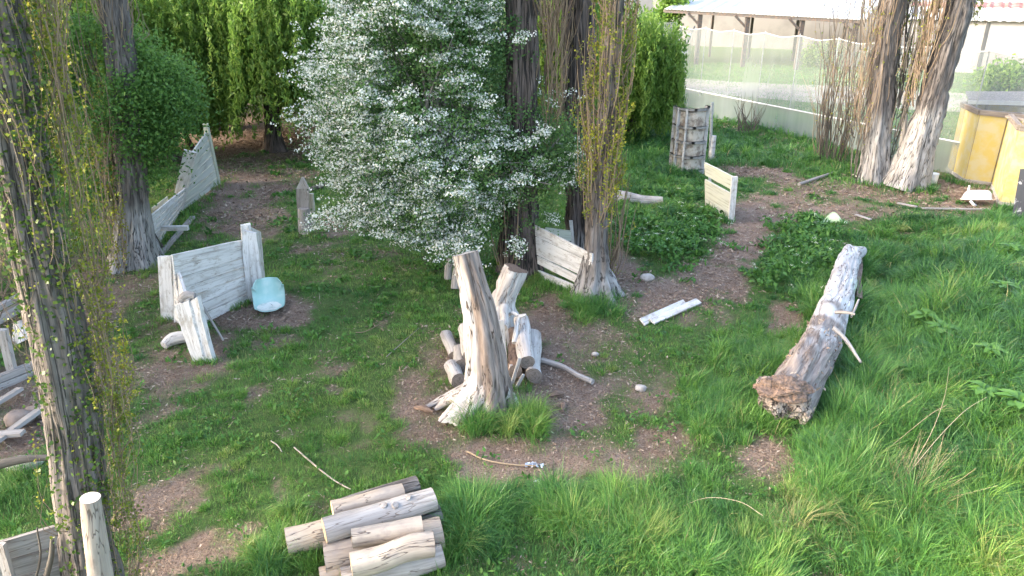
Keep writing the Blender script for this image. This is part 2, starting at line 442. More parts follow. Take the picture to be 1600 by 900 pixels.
# ------------------------------------------------------------------ ground: where the earth is bare, where the grass is tall
def world_ellipses(spec):
    out = []
    for (px, py, rx, ry, *k) in spec:
        c = at(px, py); a = at(px + rx, py); b0, b1 = at(px, py - ry), at(px, py + ry)
        out.append((c[0], c[1], abs(a[0] - c[0]), abs(b0[1] - b1[1]) / 2, k[0] if k else 1.0, math.atan2(c[0], c[1])))
    return out
BARE = world_ellipses([
    (880, 605, 95, 60), (850, 705, 140, 42, .95), (970, 722, 85, 30, .8), (745, 722, 60, 40, .9), (660, 645, 60, 45, .8), (1045, 690, 45, 40, .85), (930, 660, 40, 25, .5),
    (1190, 725, 52, 38, .85), (1115, 432, 62, 50), (1150, 382, 42, 55), (1165, 345, 45, 30), (1010, 480, 50, 26, .6), (955, 530, 50, 30, .6), (1060, 455, 65, 36, .9), (905, 525, 55, 40, .7), (985, 590, 50, 30, .5), (975, 430, 42, 38, .9), (1190, 335, 60, 22), (1290, 325, 130, 17, .75),
    (1220, 232, 55, 14, .6), (1170, 268, 70, 12, .9), (1260, 290, 60, 18, .6), (1380, 300, 110, 22, .7), (1500, 300, 50, 30), (1530, 335, 50, 12, .6), (1220, 495, 42, 28, .8), (1150, 545, 22, 12, .5),
    (400, 490, 78, 36), (275, 565, 85, 50, .85), (430, 535, 40, 12, .8), (240, 620, 60, 24, .5), (240, 785, 75, 46, .95), (310, 868, 130, 46, .95), (440, 775, 18, 42, .8), (515, 780, 30, 30, .5),
    (522, 345, 48, 20), (370, 300, 62, 55, .95), (350, 225, 60, 40, .7), (425, 215, 110, 30, .95), (640, 610, 45, 40, .75), (690, 560, 40, 50, .7), (835, 520, 55, 40, .95), (860, 480, 45, 26, .85),
    (215, 470, 50, 50, .6), (60, 600, 80, 110, .8), (30, 690, 70, 50, 1), (120, 470, 90, 90, .85), (400, 612, 25, 12, .7), (520, 575, 26, 16, .5), (520, 605, 14, 10, .7), (265, 640, 50, 18, .7),
    (440, 270, 60, 30, .6), (815, 890, 26, 18, .6), (1000, 330, 40, 8, .5), (860, 760, 60, 16, .7), (600, 400, 50, 18, .35), (730, 480, 40, 30, .5), (1120, 600, 60, 14, .4), (560, 700, 30, 14, .5)])
TALL = world_ellipses([   # px, py, half sizes, extra height in m
    (1450, 520, 270, 200, .34), (1430, 780, 300, 130, .34), (1050, 840, 260, 60, .24), (1180, 560, 60, 70, .20), (1150, 640, 100, 60, .2), (785, 655, 60, 45, .26),
    (720, 830, 50, 70, .26), (860, 800, 140, 40, .14), (425, 870, 90, 40, .18), (480, 800, 50, 20, .16), (935, 475, 50, 26, .22), (1040, 760, 80, 40, .15), (1180, 240, 160, 22, .25),
    (1000, 230, 70, 70, .28), (1340, 270, 60, 20, .12), (1440, 300, 40, 18, .2), (1040, 300, 50, 30, .2), (1290, 400, 60, 60, .1), (365, 465, 26, 9, .18), (60, 740, 80, 40, .1), (860, 440, 50, 22, .14), (1545, 355, 70, 20, .2)])
def ell(E, x, y, soft):
    r = np.zeros_like(np.asarray(x, float))
    wx = (n2(x, y, 1.1, 5.5) - .5) * 1.3; wy = (n2(x, y, 1.1, 8.5) - .5) * 1.3
    w3 = (n2(x, y, 3.3, 2.2) - .5) * .9
    for (cx, cy, rx, ry, k, a) in E:
        dx, dy = x - cx, y - cy
        u = (dx * math.cos(a) - dy * math.sin(a)) / rx; v = (dx * math.sin(a) + dy * math.cos(a)) / ry
        d = np.sqrt((u + wx) ** 2 + (v + wy) ** 2) + w3
        r = np.maximum(r, k * sstep(1 + soft, 1 - soft, d))
    return r
def density(x, y):
    d = .74 + 1.3 * (n2(x, y, .6, 1.0, 4) - .45) + 2.0 * (n2(x, y, 2.6, 4.0) - .46)
    b = ell(BARE, x, y, .55) * (.55 + .9 * n2(x, y, 2.6, 44., 3)); b = np.clip(b, 0, 1)
    shade = sstep(24, 29, y) * sstep(6, 2, x)          # under the willows hardly anything grows
    dense = ell(TALL, x, y, .35)
    d = np.maximum(d, np.minimum(1, dense * 4))
    return np.clip(d * (1 - b) * (1 - .8 * shade) - .03 * b, 0, 1)
def height(x, y):
    return .045 + .05 * n2(x, y, .8, 6.0) + ell(TALL, x, y, .45) * (.25 + 1.35 * n2(x, y, 1.5, 9.0, 2))

def axis(lo, hi, fine0, fine1, step):
    a = np.arange(fine0, fine1 + step, step)
    o1 = fine1 + np.cumsum(step * 1.35 ** np.arange(1, 40)); o0 = fine0 - np.cumsum(step * 1.35 ** np.arange(1, 40))
    return np.concatenate([o0[o0 > lo][::-1], [] , a, o1[o1 < hi]])
gx = axis(-900, 900, -17, 21, .13); gy = axis(-900, 900, 3, 37, .13)
GX, GY = np.meshgrid(gx, gy)
near = (GX > -19) & (GX < 23) & (GY > 1) & (GY < 39)
GD = np.full(GX.shape, .6)
GD[near] = density(GX[near], GY[near])
GZ = H(GX, GY) + np.where(near, (n2(GX, GY, 2.6, 7.7) - .5) * .06 - .02 * (1 - GD), 0)
mb = MB(); nyv, nxv = GX.shape; idx = np.arange(nyv * nxv).reshape(nyv, nxv)
mb.add(np.stack([GX, GY, GZ], -1).reshape(-1, 3), np.stack([idx[:-1, :-1], idx[:-1, 1:], idx[1:, 1:], idx[1:, :-1]], -1).reshape(-1, 4), GD.ravel())
tag(mb.build("ground", M['ground'], smooth=True), kind="structure")

# pale dirt road beyond the net
mb = MB(); P0, P1 = np.array([2., 49.]), np.array([40., 29.5])
t = np.linspace(0, 1, 60)[:, None]; c = P0 * (1 - t) + P1 * t; nrm = np.array([.455, .89])
wl = 3.6 + .5 * np.sin(t * 17); rowsv = []
for k, f in enumerate(np.linspace(-1, 1, 7)):
    q = c + nrm * wl * f; rowsv.append(np.column_stack([q, H(q[:, 0], q[:, 1]) + .02 + .03 * (1 - abs(f))]))
V = np.concatenate(rowsv); idx = np.arange(7 * 60).reshape(7, 60)
mb.add(V, np.stack([idx[:-1, :-1], idx[:-1, 1:], idx[1:, 1:], idx[1:, :-1]], -1).reshape(-1, 4))
tag(mb.build("road", M['road'], smooth=True), kind="structure")

# ------------------------------------------------------------------ grass
def blades(mb, x, y, h, w, az, lean, tint, z=None):
    """grass blades: bent strips of two faces with a pointed tip"""
    n = len(x); z = H(x, y) - .01 if z is None else z
    dx, dy = np.cos(az), np.sin(az); sx, sy = -dy, dx
    tw = rng.uniform(-1.2, 1.2, n); sx, sy = -np.sin(az + tw), np.cos(az + tw)
    L1, L2 = h * .55, h * .5
    x1, y1, z1 = x + dx * L1 * np.sin(lean * .55), y + dy * L1 * np.sin(lean * .55), z + L1 * np.cos(lean * .55)
    x2, y2, z2 = x1 + dx * L2 * np.sin(lean * 1.5), y1 + dy * L2 * np.sin(lean * 1.5), z1 + L2 * np.cos(lean * 1.5)
    v = np.empty((n, 5, 3))
    for k, (X, Y, Z, f) in enumerate(((x, y, z, .5), (x, y, z, -.5), (x1, y1, z1, .42), (x1, y1, z1, -.42))):
        v[:, k, 0], v[:, k, 1], v[:, k, 2] = X + sx * w * f, Y + sy * w * f, Z
    v[:, 4, 0], v[:, 4, 1], v[:, 4, 2] = x2, y2, z2
    b = np.arange(n)[:, None] * 5
    mb.add(v.reshape(-1, 3), [b + np.array([[0, 1, 3, 2]]), b + np.array([[2, 3, 4]])], np.repeat(tint, 5))

def scatter(n, rmin, rmax, power, half=R(50)):
    """random ground points, thinning out with the distance"""
    u = rng.random(n); a = rng.uniform(-half, half, n)
    e = 2 - power
    r = (rmin ** e + u * (rmax ** e - rmin ** e)) ** (1 / e) if abs(e) > 1e-3 else rmin * (rmax / rmin) ** u
    return r * np.sin(a), r * np.cos(a), r

def tintfield(x, y, d):
    # teal green on the right bank and in front, fresh green in the middle of the yard
    fresh = sstep(6, 1, x) * sstep(4, 8, y)
    return .30 + .34 * fresh + .8 * (n2(x, y, .6, 12.0, 3) - .5) + .6 * (n2(x, y, 2.6, 14.0, 2) - .5)

DRY = world_ellipses([(1255, 830, 80, 45, .75), (1420, 770, 60, 40, .5), (1560, 850, 40, 30, .5), (1190, 740, 40, 20, .5), (1390, 640, 30, 30, .35), (360, 560, 30, 20, .5)])
def dry(x, y, ti):
    return np.where(rng.random(len(x)) < ell(DRY, x, y, .5) * .8, rng.uniform(.9, 1, len(x)), ti)
mb = MB()
x, y, r = scatter(1250000, 4.6, 60, 1.55)
ok = (x > -19) & (x < 32) & ((y < 37) | (x > 2)); x, y, r = x[ok], y[ok], r[ok]
d = density(x, y)
ok = rng.random(len(x)) < np.clip(d * 1.15, 0, 1) ** 1.2 * .62; x, y, r, d = x[ok], y[ok], r[ok], d[ok]
h = height(x, y) * rng.uniform(.55, 1.35, len(x)) * (.55 + .5 * d)
flow = n2(x, y, .33, 20.0, 2) * 14 + n2(x, y, 1.3, 22.0, 2) * 3
tall = sstep(.12, .35, h)
az = flow + rng.normal(0, 1.1, len(x)) * (1.3 - .5 * tall)
lean = np.clip(rng.normal(.50, .25, len(x)) + tall * .75 * n2(x, y, .7, 25., 2) * 1.6, .05, 1.35)
w = (.0045 + .0042 * tall) * rng.uniform(.7, 1.3, len(x)) * np.clip(r / 8, 1, 4.5)
far = sstep(12, 24, r); h = h * (1 + .5 * far * (h < .2))
ti = np.clip(tintfield(x, y, d) + rng.normal(0, .14, len(x)), 0, .9)
ti = np.where(rng.random(len(x)) < .035 + .10 * (d < .35), rng.uniform(.9, 1, len(x)), ti)
blades(mb, x, y, h, w, az, lean, dry(x, y, ti))
# long arching clumps where the grass has not been trodden
tx, ty, tr_ = scatter(5200, 4.8, 24, 1.1)
hh_ = height(tx, ty); ok = (hh_ > .17) & (density(tx, ty) > .4) & (tx < 22); tx, ty, tr_, hh_ = tx[ok], ty[ok], tr_[ok], hh_[ok]
k = 85; X = np.repeat(tx, k); Y = np.repeat(ty, k); a = rng.uniform(0, 2 * np.pi, len(X))
rad = np.repeat(rng.uniform(.04, .17, len(tx)), k); q = rad * np.sqrt(rng.random(len(X))); X, Y = X + q * np.cos(a), Y + q * np.sin(a)
wind = np.repeat(n2(tx, ty, .5, 51., 2) * 12, k); az = np.where(rng.random(len(X)) < .6, wind + rng.normal(0, .5, len(X)), a)
lean = np.clip(np.repeat(rng.uniform(.55, 1.3, len(tx)), k) + rng.normal(0, .22, len(X)), .05, 1.35)
ti = np.clip(np.repeat(tintfield(tx, ty, 1) + rng.normal(.05, .2, len(tx)), k) + rng.normal(0, .09, len(X)), 0, .92)
ti = dry(X, Y, np.where(rng.random(len(X)) < .03, .97, ti))
blades(mb, X, Y, np.repeat(np.clip(hh_ * rng.uniform(1.0, 1.7, len(tx)), .2, .62), k) * rng.uniform(.55, 1.15, len(X)), .0075 * rng.uniform(.6, 1.3, len(X)) * np.clip(np.repeat(tr_, k) / 8, 1, 3), az, lean, ti)
# thick tufts
tx, ty, tr_ = scatter(4200, 4.8, 32, 1.2)
dd = density(tx, ty); ok = (rng.random(len(tx)) < dd) & (dd > .3) & (tx > -18) & (tx < 25); tx, ty, tr_ = tx[ok], ty[ok], tr_[ok]
th_ = height(tx, ty) * rng.uniform(1.0, 1.7, len(tx))
k = 70; X = np.repeat(tx, k); Y = np.repeat(ty, k); HH = np.repeat(th_, k)
rad = np.repeat(rng.uniform(.05, .16, len(tx)), k); a = rng.uniform(0, 2 * np.pi, len(X)); q = rad * np.sqrt(rng.random(len(X)))
X, Y = X + q * np.cos(a), Y + q * np.sin(a)
lean = np.clip(.25 + q / rad * .7 + rng.normal(0, .2, len(X)), 0, 1.4)
ti = np.clip(np.repeat(tintfield(tx, ty, 1) + rng.normal(0, .16, len(tx)), k) + rng.normal(0, .1, len(X)), 0, .92)
blades(mb, X, Y, HH * rng.uniform(.6, 1.2, len(X)), .0065 * np.clip(np.repeat(tr_, k) / 8, 1, 3.5), a + rng.normal(0, .5, len(X)), lean, ti)
# longer grass left standing round the feet of things, where nobody treads
for (x0, y0, x1, y1, sp, hg, n) in ((285, 523, 396, 470, .10, .14, 500), (252, 500, 282, 512, .12, .12, 260), (303, 566, 338, 566, .10, .12, 240), (375, 468, 412, 462, .10, .12, 200), (236, 402, 341, 292, .18, .2, 800), (195, 425, 245, 418, .2, .16, 380), (462, 368, 490, 366, .12, .12, 160),
        (834, 436, 920, 470, .14, .16, 600), (895, 470, 960, 470, .2, .22, 700), (505, 900, 692, 885, .14, .24, 900), (692, 880, 690, 800, .12, .26, 700), (448, 862, 510, 890, .12, .2, 500), (530, 785, 650, 752, .14, .14, 400), (1200, 650, 1290, 640, .16, .26, 900), (1190, 640, 1290, 470, .14, .22, 900), (1290, 640, 1350, 420, .16, .26, 900),
        (1103, 325, 1140, 350, .12, .2, 400), (1050, 272, 1102, 276, .16, .26, 500), (1340, 286, 1450, 300, .3, .18, 700), (1475, 280, 1530, 295, .2, .15, 300), (1530, 330, 1600, 330, .2, .22, 500), (950, 330, 1035, 332, .14, .2, 400), (690, 600, 720, 600, .1, .1, 160), (690, 560, 700, 525, .1, .1, 120), (1000, 512, 1090, 480, .14, .09, 300), (100, 945, 200, 950, .2, .16, 400), (800, 610, 850, 606, .12, .12, 260), (1052, 172, 1300, 228, .25, .3, 1300)):
    t = rng.random(n); p0, p1 = at(x0, y0), at(x1, y1)
    x = p0[0] + (p1[0] - p0[0]) * t + rng.normal(0, sp * .6, n); y = p0[1] + (p1[1] - p0[1]) * t + rng.normal(0, sp * .6, n)
    ok = n2(x, y, 2.2, 61., 2) > .42; x, y = x[ok], y[ok]; n = len(x); r = np.hypot(x, y)
    blades(mb, x, y, hg * rng.uniform(.5, 1.4, n), .0065 * np.clip(r / 8, 1, 3.5), rng.uniform(0, 6.3, n), np.clip(rng.normal(.5, .3, n), 0, 1.3), np.clip(tintfield(x, y, 1) + rng.normal(0, .15, n), 0, .95))
tag(mb.build("grass", M['grass']), kind="stuff")

# weeds: leafy ground cover, densest beside the path and on the bank
WEED = world_ellipses([(1232, 410, 85, 66), (1050, 365, 95, 45), (1010, 290, 60, 60, .7), (1240, 360, 60, 20), (1540, 640, 90, 60, .55), (1480, 560, 90, 60, .3), (1400, 470, 120, 90, .22), (1270, 680, 70, 50, .6), (1545, 430, 70, 60, .3), (1190, 800, 40, 40, .3), (1000, 200, 50, 40, .5), (1140, 215, 90, 25, .4), (1320, 390, 60, 20, .4), (1300, 560, 40, 70, .5), (60, 830, 60, 20, .5), (560, 880, 40, 20, .3)])
mb = MB()
x, y, r = scatter(30000, 4.8, 36, 1.2)
wd = ell(WEED, x, y, .35) * (1 - .95 * ell(BARE, x, y, .3)); wd = np.maximum(wd, .07 * density(x, y)); ok = rng.random(len(x)) < wd * .75; x, y, r, wd = x[ok], y[ok], r[ok], wd[ok]
k = 16; n = len(x) * k
hh = np.repeat(.05 + .4 * n2(x, y, 1.2, 31.0) * np.clip(wd, .12, 1), k)
c = np.stack([np.repeat(x, k) + rng.normal(0, .09, n), np.repeat(y, k) + rng.normal(0, .09, n), np.repeat(H(x, y), k) + hh * rng.uniform(.35, 1.15, n)], -1)
dv = rdirs(n, (0, 0, .15)); sv = perp(dv); sv[:, 2] *= .35
ti = np.clip(np.repeat(.45 + .5 * (n2(x, y, 1.5, 33.) - .5), k) + rng.normal(0, .17, n), 0, .95)
quads(mb, c, dv, sv, rng.uniform(.05, .12, n) * np.clip(np.repeat(r, k) / 10, .9, 2), rng.uniform(.03, .06, n) * np.clip(np.repeat(r, k) / 10, .9, 2), ti)
tag(mb.build("weeds", M['weed']), kind="stuff")
mb = MB()                                                 # flat pale flower heads on the weeds beside the path
x, y, r = scatter(9000, 9, 26, 1.2); wd = ell(WEED[:2], x, y, .3); ok = rng.random(len(x)) < wd * .16; x, y = x[ok], y[ok]
k = 9; n = len(x) * k
c = np.stack([np.repeat(x, k) + rng.normal(0, .035, n), np.repeat(y, k) + rng.normal(0, .035, n), np.repeat(H(x, y) + .28 + .22 * rng.random(len(x)), k) + rng.normal(0, .008, n)], -1)
dv = rdirs(n); dv[:, 2] *= .2; sv = perp(dv); sv[:, 2] *= .2
quads(mb, c, dv, sv, .04, .035, np.full(n, 1.0))
tag(mb.build("weed_flowers", M['weed']), kind="stuff")

# leaf litter, bark chips and straw lying on the bare earth
mb = MB()
x, y, r = scatter(260000, 4.8, 34, 1.45); d = density(x, y)
patch = n2(x, y, .9, 41., 3)
ok = (rng.random(len(x)) < np.clip((.9 - d) * 1.3, 0.05, 1) * (.25 + .75 * sstep(.3, .6, patch))) & (x > -18) & (x < 22); x, y, r = x[ok], y[ok], r[ok]
n = len(x); dv = rdirs(n); dv[:, 2] *= .25; dv /= np.linalg.norm(dv, axis=1)[:, None]; sv = perp(dv); sv[:, 2] *= .4
sc = np.clip(r / 9, .8, 2.6)
straw = rng.random(n) < .3
quads(mb, np.stack([x, y, H(x, y) + rng.uniform(.0, .03, n)], -1), dv, sv, np.where(straw, rng.uniform(.06, .26, n), rng.uniform(.025, .075, n)) * sc, np.where(straw, .006, rng.uniform(.012, .03, n)) * sc, np.clip(rng.normal(.42, .28, n), 0, 1))
tag(mb.build("leaf_litter", M['litter']), kind="stuff")
# ------------------------------------------------------------------ trees
def lobes(k, amp, ph, flare=0.0):
    def f(TH, s):
        base = np.exp(-s * 16)
        return 1 + amp * np.sin(k * TH + ph) * (.35 + base) + amp * .5 * np.sin((k + 3) * TH + ph * 2.1 + s * 3) + flare * base * (1 + .5 * np.sin((k + 1) * TH + ph))
    return f

def shoots(root, pts, n, s0, s1, rad, lmin, lmax, matl, leaf=None, leaf_n=0, leaf_mat=None, spread=.12, side=None, thick=.010, leaf_sz=.045, up_=1.0, leaf_s=(.0, 1)):
    """thin upright sprouts growing from the trunk, with their young leaves"""
    C = spline(pts, 80); sb = MB(); tips = []
    for i in range(n):
        s = random.uniform(s0, s1); b = C[int(s * 79)]
        a = random.uniform(0, 2 * math.pi) if side is None else random.gauss(side, .8)
        r0 = rad * random.uniform(.6, 1.25); L = random.uniform(lmin, lmax) * random.choice((.6, 1, 1))
        o = np.array([math.cos(a), math.sin(a), 0])
        p0 = b + o * r0
        d = np.array([random.gauss(0, spread), random.gauss(0, spread), up_])
        p1 = p0 + o * random.uniform(.05, .22) + d * L * .3
        p2 = p1 + (d + rng.normal(0, spread * .6, 3)) * L * .4; p3 = p2 + (d + rng.normal(0, spread * .9, 3)) * L * .35
        P = spline([p0, p1, p2, p3], 8)
        tube(sb, P, np.linspace(thick, thick * .35, 8), 4, 8, caps=(False, False), tint=random.random())
        tips.append(P)
        if random.random() < .5:
            j = random.randint(2, 5); q = P[j] + (d + rng.normal(0, .35, 3)) * L * .28
            tube(sb, [P[j], (P[j] + q) / 2 + rng.normal(0, .02, 3), q], [thick * .5, thick * .25], 3, 4, caps=(False, False), tint=random.random())
            tips.append(spline([P[j], q], 6))
    sb.build("shoots", matl, root)
    if leaf_n:
        lb = MB(); P = np.array([p[i0] * (1 - f) + p[i0 + 1] * f for p in [tips[q] for q in rng.integers(0, len(tips), leaf_n)] for i0, f in [(random.randint(int(leaf_s[0] * (len(p) - 2)), len(p) - 2), random.random())]])
        # leaves sit in small bunches
        k = 4; c = np.repeat(P, k, 0) + rng.normal(0, leaf_sz * .75, (leaf_n * k, 3))
        d = rdirs(len(c), (0, 0, -.3)); w = rng.uniform(.6, 1.2, len(c)) * leaf_sz
        quads(lb, c, d, perp(d), w * 1.15, w, np.clip(np.repeat(n2(P[:, 2], P[:, 0], 1.1, 3.), k) + rng.normal(0, .2, len(c)), 0, 1))
        lb.build("foliage", leaf_mat, root)

def trunk_mesh(root, pts, rad, matl, paint=0.0, seg=28, n=70, amp=.10, flare=.5, bump=.16):
    b0 = pts[0][2]; mb = MB(); ph = random.uniform(0, 6); seg = int(seg * 1.5)
    def ti(pos, s, th):
        z = pos[..., 2] - b0
        return sstep(paint + .45, paint - .35, z + .5 * (fbm(pos * 3.2) - .5)) * (.55 + .45 * fbm(pos * 7)) if paint else np.zeros(z.shape)
    tube(mb, pts, rad, seg, n, bump, 9, (False, True), ti, lobes(random.choice((4, 5, 6)), amp, ph, flare), zs=.22, ridge=.16)
    return mb.build("trunk", matl, root, smooth=True)

def crown_leaves(mb, blobs, n, size, per=40, spread=.26, aspect=.6, droop=(0, 0, 0), hollow=.55, gap=.40):
    """leaf bunches spread through the volume of ellipsoids (cx, cy, cz, rx, ry, rz, weight)"""
    B = np.array(blobs, float); pr = B[:, 6] / B[:, 6].sum(); m = max(n // per, 1)
    k = rng.choice(len(B), m, p=pr); d = rdirs(m); r = (hollow + (1 - hollow) * rng.random(m)) ** .8
    c = B[k, :3] + d * (r * (.72 + .62 * fbm(d * 2.1 + B[k, :3], 2)))[:, None] * B[k, 3:6]
    # leave gaps: drop the bunches where a slow noise is low
    keep = fbm(c * .75 + 50, 2) > gap; c = c[keep]; m = len(c)
    tb = np.clip(.5 + 1.1 * (fbm(c * .6, 2) - .5) + rng.normal(0, .14, m), 0, 1)
    spr = spread * rng.uniform(.5, 1.3, m)
    q = np.repeat(c, per, 0) + rng.normal(0, 1, (m * per, 3)) * np.repeat(spr, per)[:, None] * np.array([1, 1, .65])
    dv = rdirs(len(q), droop); w = size * rng.uniform(.6, 1.3, len(q))
    quads(mb, q, dv, perp(dv), w, w * aspect, np.clip(np.repeat(tb, per) + rng.normal(0, .13, len(q)), 0, 1))
    return c

def limbs(root, base, targets, r0, matl, name="branches", wob=.25):
    mb = MB()
    for tg in targets:
        tg = np.asarray(tg); m = base + (tg - base) * .5 + rng.normal(0, wob, 3) + np.array([0, 0, .1])
        tube(mb, [base, m, tg], [r0 * random.uniform(.6, 1), r0 * .5, r0 * .15], 6, 12, .1, 9, (False, False), 0)
    mb.build(name, matl, root, smooth=True)

def strands(mb, tops, lens, per, size, sway=.15):
    """hanging willow switches with narrow leaves"""
    n = len(tops); t = rng.random((n, per)); L = np.asarray(lens)[:, None]
    ph = rng.uniform(0, 6, (n, 1)); sx = rng.normal(0, sway, (n, 1)); sy = rng.normal(0, sway, (n, 1))
    P = np.stack([tops[:, 0:1] + sx * t * L * .5 + .05 * np.sin(ph + t * 9), tops[:, 1:2] + sy * t * L * .5 + .05 * np.cos(ph + t * 8), tops[:, 2:3] - t * L], -1).reshape(-1, 3)
    P += rng.normal(0, .045, P.shape)
    d = rdirs(len(P), (0, 0, -1.6)); w = size * rng.uniform(.7, 1.4, len(P))
    tb = np.clip(.5 + 1.2 * (fbm(tops * .8, 2) - .5) + rng.normal(0, .15, n), 0, 1)
    quads(mb, P, d, perp(d), w, w * .3, np.clip(np.repeat(tb, per) + rng.normal(0, .13, len(P)), 0, 1))

def willow(base, label, R_, zc, rz, n_str, z_low, h, per=70, size=.17, group=None, trunk_r=.28):
    root = thing("willow_tree", base, label, "tree", group)
    trunk_mesh(root, [base, base + [.15, .1, h * .45], base + [0, .2, h * .85]], [trunk_r, trunk_r * .8, trunk_r * .5], M['bark_dark'], seg=16, n=30)
    top = base + [0, .1, h * .6]
    d = rdirs(n_str); d[:, 2] = np.abs(d[:, 2]); q = (.35 + .65 * rng.random(n_str)[:, None]) ** .6
    lump = 1 + .35 * (fbm(d * 2.2 + base[0], 2) - .5) * 2
    tops = base + [0, 0, zc] + d * q * lump[:, None] * np.array([R_, R_, rz])
    low = base[2] + z_low + 1.3 * (fbm(np.column_stack([tops[:, :2] * .9, np.zeros(n_str)]), 2) - .35) + rng.normal(0, .12, n_str)
    lens = np.clip((tops[:, 2] - low) * rng.uniform(.45, 1.0, n_str), .4, 4.2)
    limbs(root, top, tops[rng.integers(0, n_str, 16)], trunk_r * .35, M['limb'], wob=.4)
    mb = MB(); strands(mb, tops, lens, per, size)
    mb.build("foliage", M['willow'], root); return root

def leafy(base, label, blobs, n, size, matl, trunk=.14, group=None, name="leafy_tree", per=40, spread=.26, h=None, bark='limb', aspect=.6):
    root = thing(name, base, label, "tree" if "tree" in name else "shrub", group)
    top = np.array([blobs[0][0], blobs[0][1], h if h else blobs[0][2]])
    trunk_mesh(root, [base, (base + top) / 2 + rng.normal(0, .08, 3), top], [trunk, trunk * .75, trunk * .4], M[bark], seg=14, n=26, amp=.06)
    mb = MB(); c = crown_leaves(mb, blobs, n, size, per, spread, aspect)
    limbs(root, base + (top - base) * .55, c[rng.integers(0, len(c), 18)], trunk * .4, M['limb'])
    mb.build("crown", matl, root); return root

# --- the big poplar close to the camera, at the left edge
b = at(150, 945)
pA = [b, up(b, 128, 780), up(b, 105, 600), up(b, 62, 400), up(b, 28, 220), up(b, -5, 40), up(b, -40, -140) + [0, 0, .6], up(b, -80, -330) + [0, .3, 2.2]]
root = thing("poplar_tree", b, "ivy-green poplar with rough grey bark and many yellow-leaved sprouts, nearest tree at the left edge", "tree", "poplar trees")
trunk_mesh(root, pA, [.225, .205, .195, .195, .19, .18, .15, .1], M['bark'], seg=56, n=220, amp=.07, flare=.12, bump=.16)
pS = [p + np.array([.17, .12, 0]) for p in pA]
shoots(root, pS, 160, .0, .8, .12, .8, 2.4, M['shoot'], 1, 2200, M['poplar_leaf'], .05, 0.2, .0045, .024)
lb = MB(); C = spline(pA, 200); RT = .205                                      # ivy-like bunches of leaves hugging the bark
k = 420; s = rng.random(k) ** .9; ang = np.where(rng.random(k) < .6, rng.normal(-.55, .25, k), rng.normal(-1.75, .22, k))
P = C[(s * 150).astype(int)] + np.stack([np.cos(ang) * RT, np.sin(ang) * RT, np.zeros(k)], -1)
q = np.repeat(P, 9, 0) + rng.normal(0, .05, (k * 9, 3)); d = rdirs(len(q), (0, -.6, -.4)); w = rng.uniform(.02, .042, len(q))
quads(lb, q, d, perp(d), w * 1.1, w, np.clip(rng.normal(.5, .22, len(q)), 0, 1)); lb.build("climbing_leaves", M['ivy'], root)
# loose sprouts beside it that reach over the yard
shoots(root, [at(185, 880), at(182, 878) + [0, 0, 3.2]], 26, 0, .9, .10, .8, 2.2, M['shoot'], 1, 130, M['poplar_leaf'], .08, None, .0045, .026)
shoots(root, pA, 44, .22, .62, .16, .9, 2.0, M['shoot'], 1, 330, M['poplar_leaf'], .13, 0.1, .0045, .028)
for a0 in (-.35, -.6, -.8, -1.65, -1.9):
    mb = MB(); ss = np.linspace(.02, random.uniform(.5, .72), 14); aa = a0 + .12 * np.sin(ss * 20 + a0 * 9)
    tube(mb, [C[int(s_ * 199)] + [math.cos(q_) * .2, math.sin(q_) * .2, 0] for s_, q_ in zip(ss, aa)], [.012, .006], 6, 60, .2, 9, (False, True), .3); mb.build("vine_stem", M['limb'], root, smooth=True)
shoots(root, pA, 26, .1, .5, .16, .4, 1.2, M['shoot'], 1, 60, M['poplar_leaf'], .22, 3.1, .004, .024)

# --- whitewashed poplar behind it
b = at(212, 412)
pB = [b, up(b, 207, 330), up(b, 200, 220), up(b, 190, 110), up(b, 178, 0), up(b, 160, -160), up(b, 150, -320)]
root = thing("poplar_tree", b, "poplar with a whitewashed flared foot beside the long sloping board fence", "tree", "poplar trees")
trunk_mesh(root, pB, [.40, .30, .27, .26, .25, .22, .16], M['bark'], 1.15, n=100, flare=.42, amp=.11)
shoots(root, [p + np.array([-.42, -.1, 0]) for p in pB], 60, 0, .5, .16, .9, 2.6, M['shoot'], 1, 420, M['poplar_leaf'], .09, None, .011, .04)
shoots(root, pB, 110, .55, .95, .30, .5, 1.5, M['shoot'], spread=.14, thick=.010)
shoots(root, [at(190, 432), up(at(190, 432), 150, 100)], 26, 0, .7, .10, 1.2, 2.8, M['shoot'], 1, 260, M['poplar_leaf'], .12, 2.6, .012, .042)

# --- the middle group of poplars
b = at(812, 428)
pC = [b, up(b, 812, 340), up(b, 815, 220), up(b, 815, 100), up(b, 815, 0), up(b, 815, -200)]
root = thing("poplar_tree", b, "thick dark poplar mostly hidden behind the white flowering tree", "tree", "poplar trees")
trunk_mesh(root, pC, [.42, .37, .31, .30, .29, .24], M['bark_dark'], .0, n=90, flare=.25, amp=.12)
shoots(root, [p + np.array([.42, .1, 0]) for p in pC], 150, .35, .98, .26, .6, 2.2, M['shoot'], 1, 120, M['poplar_leaf'], .10, None, .010, .04)
b = at(912, 398)
pD = [b, up(b, 910, 330), up(b, 905, 220), up(b, 905, 100), up(b, 905, 0), up(b, 905, -200)]
root = thing("poplar_tree", b, "thick dark grey poplar standing behind the slender yellow-leaved one", "tree", "poplar trees")
trunk_mesh(root, pD, [.40, .34, .32, .31, .30, .25], M['bark_dark'], .35, n=100, flare=.3, amp=.13)
shoots(root, [p + np.array([-.42, .0, 0]) for p in pD], 190, .3, .98, .26, .7, 2.4, M['shoot'], 1, 60, M['poplar_leaf'], .10, None, .011, .04)
b = at(926, 462)
pE = [b, up(b, 930, 380), up(b, 936, 290), up(b, 952, 150), up(b, 962, 0), up(b, 968, -120), up(b, 975, -300)]
